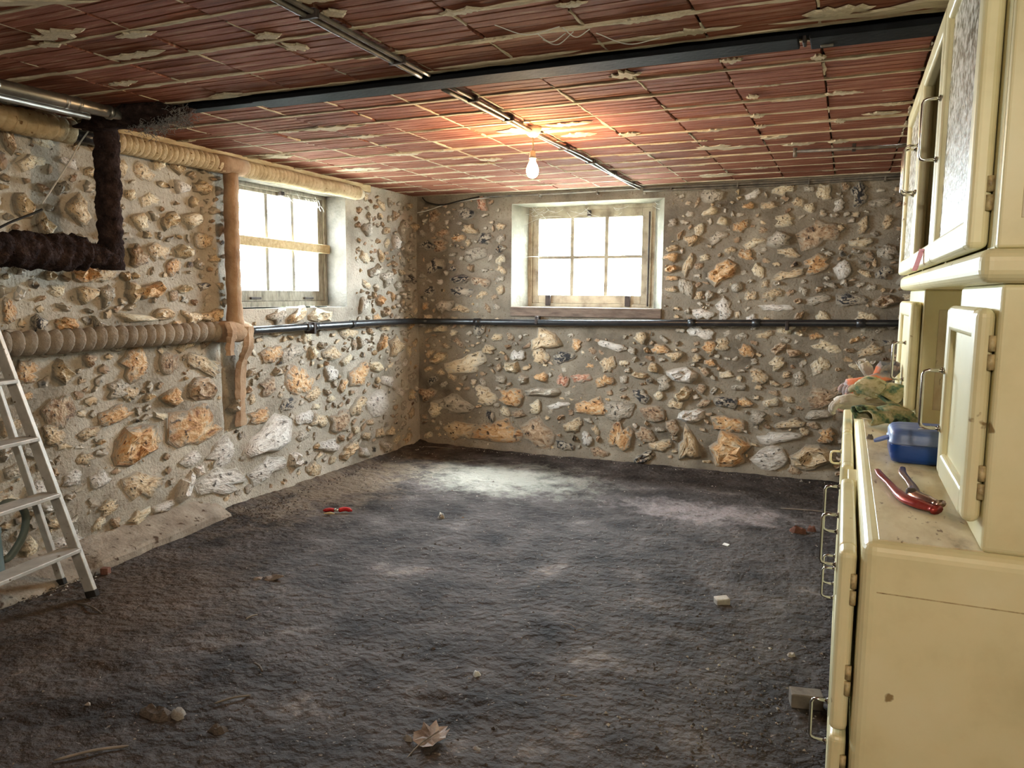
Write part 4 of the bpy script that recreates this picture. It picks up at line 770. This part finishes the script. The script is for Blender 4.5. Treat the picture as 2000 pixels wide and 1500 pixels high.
# ------------------------------------------------------------------ things on the worktop
ZT = 0.9032
bx_ = empty('plastic_box', (0.245, 2.62, ZT), 'blue plastic box with a clip-on lid on the buffet worktop', 'box')
def rounded_loft(prof, w, d, rad, n=6):
    """stack of rounded rectangles: prof = [(inset, z)]"""
    vs = []; ring = 4 * (n + 1)
    for ins, z in prof:
        hw, hd, r = w / 2 - ins, d / 2 - ins, max(0.002, rad - ins * 0.5)
        for q, (sx, sy) in enumerate(((1, 1), (-1, 1), (-1, -1), (1, -1))):
            for i in range(n + 1):
                a = math.pi / 2 * (q + i / n); vs.append((sx * (hw - r) + r * math.cos(a), sy * (hd - r) + r * math.sin(a), z))
    fs = [(k * ring + i, k * ring + (i + 1) % ring, (k + 1) * ring + (i + 1) % ring, (k + 1) * ring + i) for k in range(len(prof) - 1) for i in range(ring)]
    fs += [tuple(reversed(range(ring))), tuple(range((len(prof) - 1) * ring, len(prof) * ring))]
    return MB().add(vs, fs)
rounded_loft([(0.022, 0.0), (0.008, 0.005), (0.002, 0.02), (0.0, 0.056), (0.0, 0.058)], 0.21, 0.20, 0.032).build('tub', M['blue'], bx_, smooth=True)
lid = rounded_loft([(-0.002, 0.0585), (-0.003, 0.063), (0.0, 0.066), (0.0, 0.084), (0.003, 0.092), (0.010, 0.099), (0.02, 0.102), (0.03, 0.1025)], 0.21, 0.20, 0.032).build('lid', M['bluelid'], bx_, smooth=True)
rounded_loft([(0.0, 0.0), (0.0, 0.006)], 0.05, 0.05, 0.02).build('pull_tab', M['bluelid'], bx_, loc=(-0.122, -0.02, 0.058), rot=(0, math.radians(-22), 0))
MB().tube(smooth_path([(-0.03, -0.06, 0.1035), (0.0, -0.03, 0.1035), (0.01, 0.02, 0.1035)], 8), 0.0012, 5).build('thread', M['web'], bx_)
pl = empty('slip_joint_pliers', (0.155, 2.08, ZT), 'worn red slip-joint pliers lying open on the buffet worktop', 'pliers')
def flatrod(ctrl, rs, m, name, zs=0.55):
    P = smooth_path([(x, y, 0.0) for x, y in ctrl], 6); k = len(P); q = len(rs) - 1
    R = [lerp(rs[min(int(i * q / (k - 1)), q - 1)], rs[min(int(i * q / (k - 1)) + 1, q)], (i * q / (k - 1)) % 1.0) for i in range(k)]
    mb = MB().tube(P, R, 10); 
    for v in mb.v: v.z = v.z * zs + 0.012
    return mb.build(name, m, pl, smooth=True)
flatrod([(-0.052, 0.27), (-0.045, 0.20), (-0.03, 0.12), (-0.018, 0.04), (0.0, -0.04), (0.028, -0.085), (0.058, -0.12)], [0.008, 0.011, 0.0095, 0.012, 0.019, 0.020, 0.012], M['redgrip'], 'lower_lever')
o = flatrod([(0.012, 0.29), (0.008, 0.22), (0.016, 0.13), (0.022, 0.05), (0.02, -0.02), (0.04, -0.06), (0.066, -0.095)], [0.008, 0.011, 0.0095, 0.012, 0.019, 0.019, 0.011], M['plier'], 'upper_lever'); o.location.z = 0.008
MB().lathe([(0.012, 0.0), (0.012, 0.03), (0.009, 0.034)], 12, (0.012, -0.02, 0)).build('pivot_bolt', M['iron'], pl, smooth=True)
# heap of gloves
def glove(name, label, loc, rot, mh, mc, s=1.0, curl=0.6, seed=0):
    g = empty(name, loc, label, 'glove', rot=rot, group='work gloves heaped on the worktop'); r = random.Random(seed)
    cf = MB(); n = 20; prof = ((0.058, -0.095), (0.060, -0.06), (0.052, -0.015), (0.048, 0.0)); vs = []
    for k, (q, x) in enumerate(prof + tuple((q - 0.005, x) for q, x in reversed(prof))):
        for j in range(n):
            a = 6.283 * j / n; w = 1 + 0.42 * noise.noise(Vector((math.cos(a) * 2.2, math.sin(a) * 2.2, seed + x * 16)))
            vs.append((x * s, q * w * math.cos(a) * s, (q * w * 0.34 * math.sin(a) + 0.012 * math.sin(3 * a + seed)) * s))
    fs = [(k * n + j, k * n + (j + 1) % n, (k + 1) * n + (j + 1) % n, (k + 1) * n + j) for k in range(7) for j in range(n)] + [(7 * n + j, 7 * n + (j + 1) % n, (j + 1) % n, j) for j in range(n)]
    cf.add(vs, fs).build('cuff', mc, g, smooth=True)
    hd = MB()
    hd.tube([(-0.006 * s, 0, 0), (0.02 * s, 0, 0.004), (0.05 * s, 0, 0.006), (0.085 * s, 0, 0.004), (0.10 * s, 0, 0.002)], [0.047 * s, 0.052 * s, 0.058 * s, 0.054 * s, 0.034 * s], 20, rf=lambda d, th, p: 1 + 0.4 * nz(math.cos(th) * 2.2, math.sin(th) * 2.2, d * 30 + seed))
    for v in hd.v: v.z *= 0.5
    for k, y in enumerate((-0.034, -0.012, 0.011, 0.033)):
        L = (0.055, 0.068, 0.07, 0.056)[k] * s; c = curl * r.uniform(0.7, 1.4); P = [Vector((0.08 * s, y * s, 0))]; a = r.uniform(-0.2, 0.2)
        for q in range(5): P.append(P[-1] + Vector((math.cos(a), r.uniform(-.25, .25), -math.sin(a))) * L / 5); a += c * 0.5
        hd.tube(P, [0.013 * s, 0.0155 * s, 0.015 * s, 0.014 * s, 0.012 * s, 0.006 * s], 10)
    P = [Vector((0.02, -0.036, 0)) * s]; a = -0.9
    for q in range(4): P.append(P[-1] + Vector((math.cos(a), math.sin(a), r.uniform(-.3, .3))) * 0.017 * s); a += 0.22
    hd.tube(P, [0.017 * s, 0.016 * s, 0.014 * s, 0.012 * s, 0.006 * s], 10)
    hd.build('hand', mh, g, smooth=True); return g
R = math.radians
glove('work_glove', 'green camouflage glove with rolled cuff at the front of the glove heap', (0.155, 3.25, ZT + 0.042), (R(12), R(2), R(35)), M['camo'], M['camo'], 1.05, 0.7, 1)
glove('work_glove', 'olive camouflage glove on top of the heap beside the far cupboard door', (0.15, 3.43, ZT + 0.115), (R(-24), R(-12), R(150)), M['camo'], M['camo'], 1.0, 0.9, 2)
glove('work_glove', 'grey and off-white glove hanging over the worktop edge', (0.085, 3.62, ZT + 0.05), (R(12), R(10), R(190)), M['offwhite'], M['offwhite'], 1.1, 0.8, 3)
glove('work_glove', 'orange and blue glove in the middle of the heap', (0.10, 3.74, ZT + 0.118), (R(6), R(12), R(215)), M['orangeblue'], M['orangeblue'], 0.95, 0.8, 4)
glove('work_glove', 'cream glove with its cuff pointing up at the back of the heap', (0.115, 3.86, ZT + 0.13), (R(0), R(62), R(20)), M['offwhite'], M['offwhite'], 0.85, 1.0, 5)
glove('work_glove', 'orange-tipped glove half hidden behind the far cupboard door handle', (0.165, 3.80, ZT + 0.13), (R(0), R(60), R(120)), M['orangeblue'], M['orangeblue'], 0.85, 1.1, 6)
o = link('crumb', stones[5], M['twig'], loc=(0.10, 2.93, ZT + 0.003), scale=(0.018, 0.014, 0.014)); tag(o, 'small brown crumb on the worktop left of the blue box', 'crumb')

# ------------------------------------------------------------------ stepladder leaning on the lagged pipe
foot = Vector((-3.10, 2.355, 0.0)); rd = (Vector((-3.405, 2.215, 1.12)) - foot).normalized(); wdv = Vector((0.16, -1, -0.01)).normalized()
lad = empty('stepladder', foot, 'folded aluminium stepladder leaning at the left edge of the room', 'ladder')
nrm = rd.cross(wdv).normalized()
if nrm.x < 0: nrm = -nrm
LW = 0.53
def bar(p, q, a, ha, b, hb, m, name, parent=None, bevel=0.003):
    p = Vector(p); q = Vector(q); d = (q - p)
    vs = [c + a * (ha * i) + b * (hb * j) for c in (p, q) for i, j in ((-1, -1), (1, -1), (1, 1), (-1, 1))]
    return MB().add(vs, [(0, 1, 2, 3), (7, 6, 5, 4), (0, 4, 5, 1), (1, 5, 6, 2), (2, 6, 7, 3), (3, 7, 4, 0)]).build(name, m, parent or lad, bevel=bevel)
LEN = 1.32
for w in (0.0, LW):
    o0 = wdv * w
    rl = bar(o0 + rd * 0.035, o0 + rd * LEN, wdv, 0.011, nrm, 0.027, M['alu'], 'rail')
    bar(o0 + rd * 0.004, o0 + rd * 0.036, wdv, 0.0125, nrm, 0.029, M['rubber'], 'foot', rl)
rearf = Vector((-3.345, 2.385, 0.012)) - foot; rtop = rd * (LEN - 0.03) - nrm * 0.06 + wdv * 0.02
for w in (0.0, LW - 0.05):
    o0 = wdv * w; q = (rtop - rearf).normalized()
    rl = bar(o0 + rearf + q * 0.03, o0 + rtop, wdv, 0.010, nrm, 0.018, M['alu'], 'rear_leg')
    bar(o0 + rearf, o0 + rearf + q * 0.03, wdv, 0.012, nrm, 0.02, M['rubber'], 'foot', rl)
dep = Vector((nrm.x, nrm.y, 0)).normalized()
for z in (0.232, 0.487, 0.742, 1.0, 1.22):
    c = rd * (z / rd.z)
    st_ = bar(c + wdv * 0.011 - dep * 0.005, c + wdv * (LW - 0.011) - dep * 0.005, dep, 0.05, Vector((0, 0, 1)), 0.009, M['alu'], 'tread')
# grey can behind the ladder
can = empty('watering_can', (-3.475, 2.085, 0.118), 'grey-green plastic can with a thick looped handle behind the stepladder', 'can')
MB().lathe([(0.085, 0.0), (0.10, 0.004), (0.102, 0.03), (0.096, 0.20), (0.1, 0.205), (0.096, 0.212), (0.1, 0.22), (0.094, 0.228), (0.088, 0.27), (0.06, 0.30), (0.03, 0.305)], 28).build('body', M['can'], can, smooth=True)
MB().tube(smooth_path([(0.03, 0.07, 0.275), (0.04, 0.115, 0.325), (0.05, 0.165, 0.31), (0.055, 0.195, 0.25), (0.05, 0.18, 0.16), (0.03, 0.13, 0.075), (0.02, 0.085, 0.06)], 8), 0.017, 14).build('handle', M['can'], can, smooth=True)

# ------------------------------------------------------------------ concrete strip at the foot of the left wall
vs = []; ys = frange(1.3, 3.62, 0.06)
for i, y in enumerate(ys):
    xe = -3.35 - 0.12 * max(0, (y - 2.6) / 1.0) + 0.012 * nz(y, 0, 3, 6); xw = XL - 0.02
    t = 1.0 if y < 3.45 else max(0.2, (3.64 - y) / 0.19); h = 0.05 * t + 0.004 * nz(y, 1, 1, 9)
    if 2.35 < y < 2.56: h *= 0.55
    if y < 2.35: h *= 0.35
    for s in (0.0, 0.25, 0.5, 0.75, 0.96): vs.append((lerp(xw, xe, s), y, lerp(0.125 * (0.6 + 0.4 * t), h, s) + 0.004 * nz(s * 3, y, 0, 8)))
    vs += [(xe, y, h - 0.012), (xe + 0.004, y, -0.03)]
fs = [(i * 7 + j, i * 7 + j + 1, i * 7 + 8 + j, i * 7 + 7 + j) for i in range(len(ys) - 1) for j in range(6)]
fs += [tuple(range((len(ys) - 1) * 7, len(ys) * 7))]
tag(link('floor_ledge', mesh('floor_ledge', vs, fs), M['concrete']), 'low dusty concrete ledge at the foot of the left wall', 'ledge')

# ------------------------------------------------------------------ litter on the floor
def fz(x, y): return 0.012 * nz(x, y, 0, 1.6) + 0.008 * nz(x, y, 3, 6) + 0.005 * nz(x, y, 5, 17)
lf = empty('dead_leaf', (-1.12, 1.98, fz(-1.12, 1.98) + 0.012), 'curled dead leaf with a long stalk lying on the near floor', 'leaf', rot=(R(6), R(-4), R(-25)))
out = [(0, -0.045), (0.028, -0.052), (0.05, -0.03), (0.042, -0.008), (0.062, 0.012), (0.045, 0.024), (0.04, 0.046), (0.018, 0.04), (0.0, 0.066), (-0.016, 0.042), (-0.038, 0.05), (-0.042, 0.024), (-0.06, 0.016), (-0.044, -0.006), (-0.052, -0.03), (-0.028, -0.05)]
vs = [(0, 0, 0.0)]
for k in (0.5, 1.0):
    for x, y in out: vs.append((x * k, y * k, 0.02 * k * k * (abs(x) / 0.06) + 0.012 * nz(x * 30, y * 30, k) + 0.01 * k * max(0, y / 0.06)))
n = len(out); fs = [(0, 1 + i, 1 + (i + 1) % n) for i in range(n)] + [(1 + i, 1 + n + i, 1 + n + (i + 1) % n, 1 + (i + 1) % n) for i in range(n)]
o = link('blade', mesh('blade', vs, fs), M['leaf'], lf); md = o.modifiers.new('thickness', 'SOLIDIFY'); md.thickness = 0.0012
MB().tube(smooth_path([(0, 0.03, 0.012), (0, -0.04, 0.006), (0.012, -0.09, 0.0), (0.03, -0.13, -0.004)], 6), 0.002, 6).build('stalk', M['twig'], lf, smooth=True)
rt = empty('red_tool', (-2.937, 3.962, fz(-2.937, 3.962) + 0.004), 'small red-handled hand tool lying on the floor near the left wall', 'tool', rot=(0, 0, R(25)))
MB().tube(smooth_path([(-0.005, 0.01, 0.012), (-0.04, 0.02, 0.014), (-0.08, 0.012, 0.01)], 6), [0.007] + [0.012] * 10 + [0.008] * 2, 10).build('grip', M['red'], rt, smooth=True)
MB().tube(smooth_path([(0.02, 0.0, 0.014), (0.06, 0.012, 0.02), (0.105, 0.002, 0.012)], 6), [0.008] + [0.014] * 10 + [0.008] * 2, 10).build('grip', M['red'], rt, smooth=True)
MB().tube([(-0.012, 0.006, 0.014), (0.0, 0.004, 0.018), (0.022, 0.0, 0.014)], [0.006, 0.01, 0.006], 8).build('joint', M['chrome'], rt, smooth=True)
MB().tube([(-0.06, -0.05, 0.008), (-0.02, -0.055, 0.012), (0.005, -0.05, 0.008)], [0.004, 0.009, 0.003], 8).build('blade', M['palewood'], rt, smooth=True)
def chunk(name, label, cat, x, y, sx, sy, sz, m, k=0, rz=0.0, parts=None):
    o = link(name, stones[k % 28], m, loc=(x, y, fz(x, y) + sz * 0.1), rot=(0, 0, rz), scale=(sx, sy, sz)); return tag(o, label, cat)
o = rbox('stone_block', -0.032, 0.032, -0.024, 0.024, 0.0, 0.034, M['chip'], bevel=0.006, loc=(-0.452, 3.486, fz(-0.45, 3.49) - 0.003), rot=(R(5), R(-4), R(30))); tag(o, 'small pale squared stone alone in the middle right of the floor', 'stone')
o = rbox('plastic_tag', -0.018, 0.018, -0.011, 0.011, 0.0, 0.004, M['web'], bevel=0.001, loc=(-0.554, 4.344, fz(-.55, 4.34) + 0.004), rot=(R(18), 0, R(-25))); tag(o, 'small white plastic tag on the floor beyond the squared stone', 'tag')
chunk('floor_fitting', 'dark metal bit with a white top on the floor below the far window', 'fitting', -2.246, 4.108, 0.045, 0.04, 0.035, ST['d'], 3)
chunk('brick_lump', 'reddish brick lump on the floor left of the buffet', 'brick', -0.198, 4.733, 0.085, 0.06, 0.035, M['brick'], 6)
chunk('brick_lump', 'tiny reddish brick crumb beside the larger brick lump', 'brick', -0.12, 4.80, 0.05, 0.04, 0.03, M['brick'], 9)
o = rbox('brick_end', -0.02, 0.02, -0.016, 0.016, 0.0, 0.035, M['brick'], bevel=0.004, loc=(-3.305, 2.585, 0.0), rot=(0, 0, R(20))); tag(o, 'red brick end at the corner of the concrete ledge', 'brick')
o = rbox('wood_block', -0.055, 0.05, -0.03, 0.03, 0.0, 0.05, M['twig'], bevel=0.004, loc=(-0.055, 2.70, 0.0), rot=(0, 0, R(12))); tag(o, 'short wooden block on the floor beside the lower buffet door', 'wood')
chunk('plaster_curl', 'white plaster flake on the floor close to the buffet', 'flake', -0.128, 3.08, 0.04, 0.022, 0.014, M['chip'], 4, 0.6)
chunk('stone_chip', 'pale triangular stone chip beside an earth clod at the near left', 'stone', -1.955, 1.765, 0.045, 0.04, 0.03, M['chip'], 11, 0.5)
chunk('earth_clod', 'brown earth clod next to the pale chip at the near left', 'clod', -2.03, 1.74, 0.10, 0.07, 0.026, M['soil'], 2)
chunk('earth_clod', 'small dark earth clod right of the pale chip', 'clod', -1.78, 1.76, 0.05, 0.045, 0.016, M['soil'], 8)
chunk('white_pebble', 'small white pebble left of centre above the dead leaf', 'pebble', -1.18, 2.42, 0.028, 0.022, 0.016, M['web'], 13)
chunk('white_flake', 'flat white flake right of the dead leaf', 'flake', -0.97, 2.0, 0.035, 0.02, 0.008, M['chip'], 15, -0.6)
chunk('stone_chip', 'small grey stone left of the dead leaf', 'stone', -1.19, 1.955, 0.035, 0.02, 0.014, M['chip'], 16)
o = link('withered_leaf', stones[20], M['leaf'], loc=(-2.5, 2.86, fz(-2.5, 2.86) + 0.006), rot=(R(10), R(-12), 0.4), scale=(0.075, 0.04, 0.012)); tag(o, 'small withered leaf on the floor right of the stepladder', 'leaf')
o = link('withered_leaf', stones[22], M['leaf'], loc=(-2.56, 2.82, fz(-2.56, 2.82) + 0.004), rot=(0, 0, 1.2), scale=(0.045, 0.02, 0.01)); tag(o, 'thin withered leaf scrap left of the small withered leaf', 'leaf')
def stick(label, x, y, L, a, r=0.004, bend=0.03, name='dry_twig'):
    r *= 0.62
    c, s = math.cos(a), math.sin(a); z = fz(x, y) + r + 0.002
    P = smooth_path([(x - c * L / 2, y - s * L / 2, z), (x - s * L * bend, y + c * L * bend, z + 0.004), (x + c * L / 2, y + s * L / 2, z)], 6)
    o = MB().tube(P, [r * 0.6] + [r] * (len(P) - 2) + [r * 0.4], 7).build(name, M['twig'], smooth=True); tag(o, label, 'twig')
stick('pale twig slanting on the near floor left of the dead leaf', -1.86, 1.912, 0.12, 0.9, 0.006)
stick('short thick twig in front of the foot marks', -1.943, 2.133, 0.085, -0.5, 0.007)
stick('short pale twig below the small withered leaf', -2.285, 2.478, 0.06, 1.35, 0.006)
stick('long dark stick by the front foot of the stepladder', -3.02, 2.26, 0.24, -0.15, 0.006, 0.06)
stick('thin twig at the very front left of the floor', -2.02, 1.5, 0.2, 0.8, 0.007)
stick('twig in the right half of the near floor', -0.82, 2.42, 0.06, 0.3, 0.004)
stick('thin dark twig in the middle of the floor', -1.0, 2.95, 0.07, -0.4, 0.003)
stick('thin pale twig beside the thin dark twig mid floor', -0.95, 2.93, 0.05, 0.9, 0.003)
stick('thin pale lath lying against the far wall left of the window', -3.3, 6.0, 0.3, 0.05, 0.006, 0.01, 'wood_lath')
stick('thin pale lath on the floor at the far right before the buffet', -0.12, 5.25, 0.42, 0.05, 0.007, 0.01, 'wood_lath')
# crumbs of earth, grit and mortar
cr = MB(); cm = []; r_ = random.Random(31); CM = [M['soil'], M['chip'], M['twig']]
tet = [((1, 0, -.3), (-.5, .87, -.3), (-.5, -.87, -.3), (.1, 0, .8)), [(0, 1, 3), (1, 2, 3), (2, 0, 3)]]
def crumb(x, y, s, k, z=None):
    a = r_.uniform(0, 6.283); c, q = math.cos(a), math.sin(a); z = fz(x, y) if z is None else z; e = r_.uniform(0.5, 1.2)
    cr.add([(x + s * (vx * c - vy * e * q), y + s * (vx * q + vy * e * c), z + s * vz * 0.7 + s * 0.2) for vx, vy, vz in tet[0]], tet[1]); cm.extend([k] * 3)
for k in range(5200):
    y = 1.3 + 4.8 * r_.random() ** 1.4; x = r_.uniform(XL + 0.05, 0.3); s = r_.uniform(0.002, 0.006) * (1 if r_.random() < 0.95 else 2)
    crumb(x, y, s, 0 if r_.random() < 0.78 else 1)
for k in range(900): crumb(XL + 0.03 + abs(r_.gauss(0, 0.09)), r_.uniform(3.5, 6.0), r_.uniform(0.003, 0.012), 0 if r_.random() < 0.7 else 1)
for k in range(260): crumb(r_.gauss(-3.35, 0.12), r_.gauss(3.75, 0.16), r_.uniform(0.004, 0.012), 0)
for k in range(420): crumb(r_.gauss(-0.25, 0.2), r_.gauss(2.55, 0.3), r_.uniform(0.003, 0.01), r_.choice((0, 0, 1)))
for k in range(300): crumb(r_.gauss(-3.36, 0.05), r_.uniform(1.6, 2.6), r_.uniform(0.003, 0.011), r_.choice((0, 1)), 0.01)
for k in range(500): crumb(r_.uniform(-3.4, 0), 6.08 + r_.gauss(0, 0.03), r_.uniform(0.003, 0.010), r_.choice((0, 0, 1)), 0.01)
me = mesh('floor_crumbs', cr.v, cr.f)
for m_ in CM: me.materials.append(m_)
me.polygons.foreach_set('material_index', cm)
tag(link('floor_crumbs', me), 'crumbs of earth, grit and mortar strewn over the floor', 'crumbs', kind='stuff')

# ------------------------------------------------------------------ outside the windows
og = MB(); og.box(-9, 7, 6.42, 12, 1.0, 1.16); og.box(-10, -3.87, -3, 12, 1.0, 1.16)
tag(og.build('ground_outside', M['ground']), 'pale ground outside the cellar windows', 'ground', kind='structure')
sh = empty('shrub', (-4.5, 5.55, 1.16), 'green shrub outside the left window', 'shrub'); lv = MB(); r_ = random.Random(8)
for k in range(260):
    p = Vector((r_.gauss(0, 0.13), r_.gauss(0, 0.13), 0.1 + abs(r_.gauss(0.14, 0.1)))); a = Vector((r_.uniform(-1, 1), r_.uniform(-1, 1), r_.uniform(-.4, 1))).normalized(); b2 = a.orthogonal().normalized() * 0.011
    lv.add([p - a * 0.022, p + b2, p + a * 0.022, p - b2], [(0, 1, 2, 3)])
tag(lv.build('leaves', M['shrub'], sh), kind='stuff')
MB().tube([(0, 0, -0.01), (0.01, 0, 0.12), (0.0, 0.01, 0.26)], [0.012, 0.009, 0.004], 7).build('stem', M['twig'], sh)
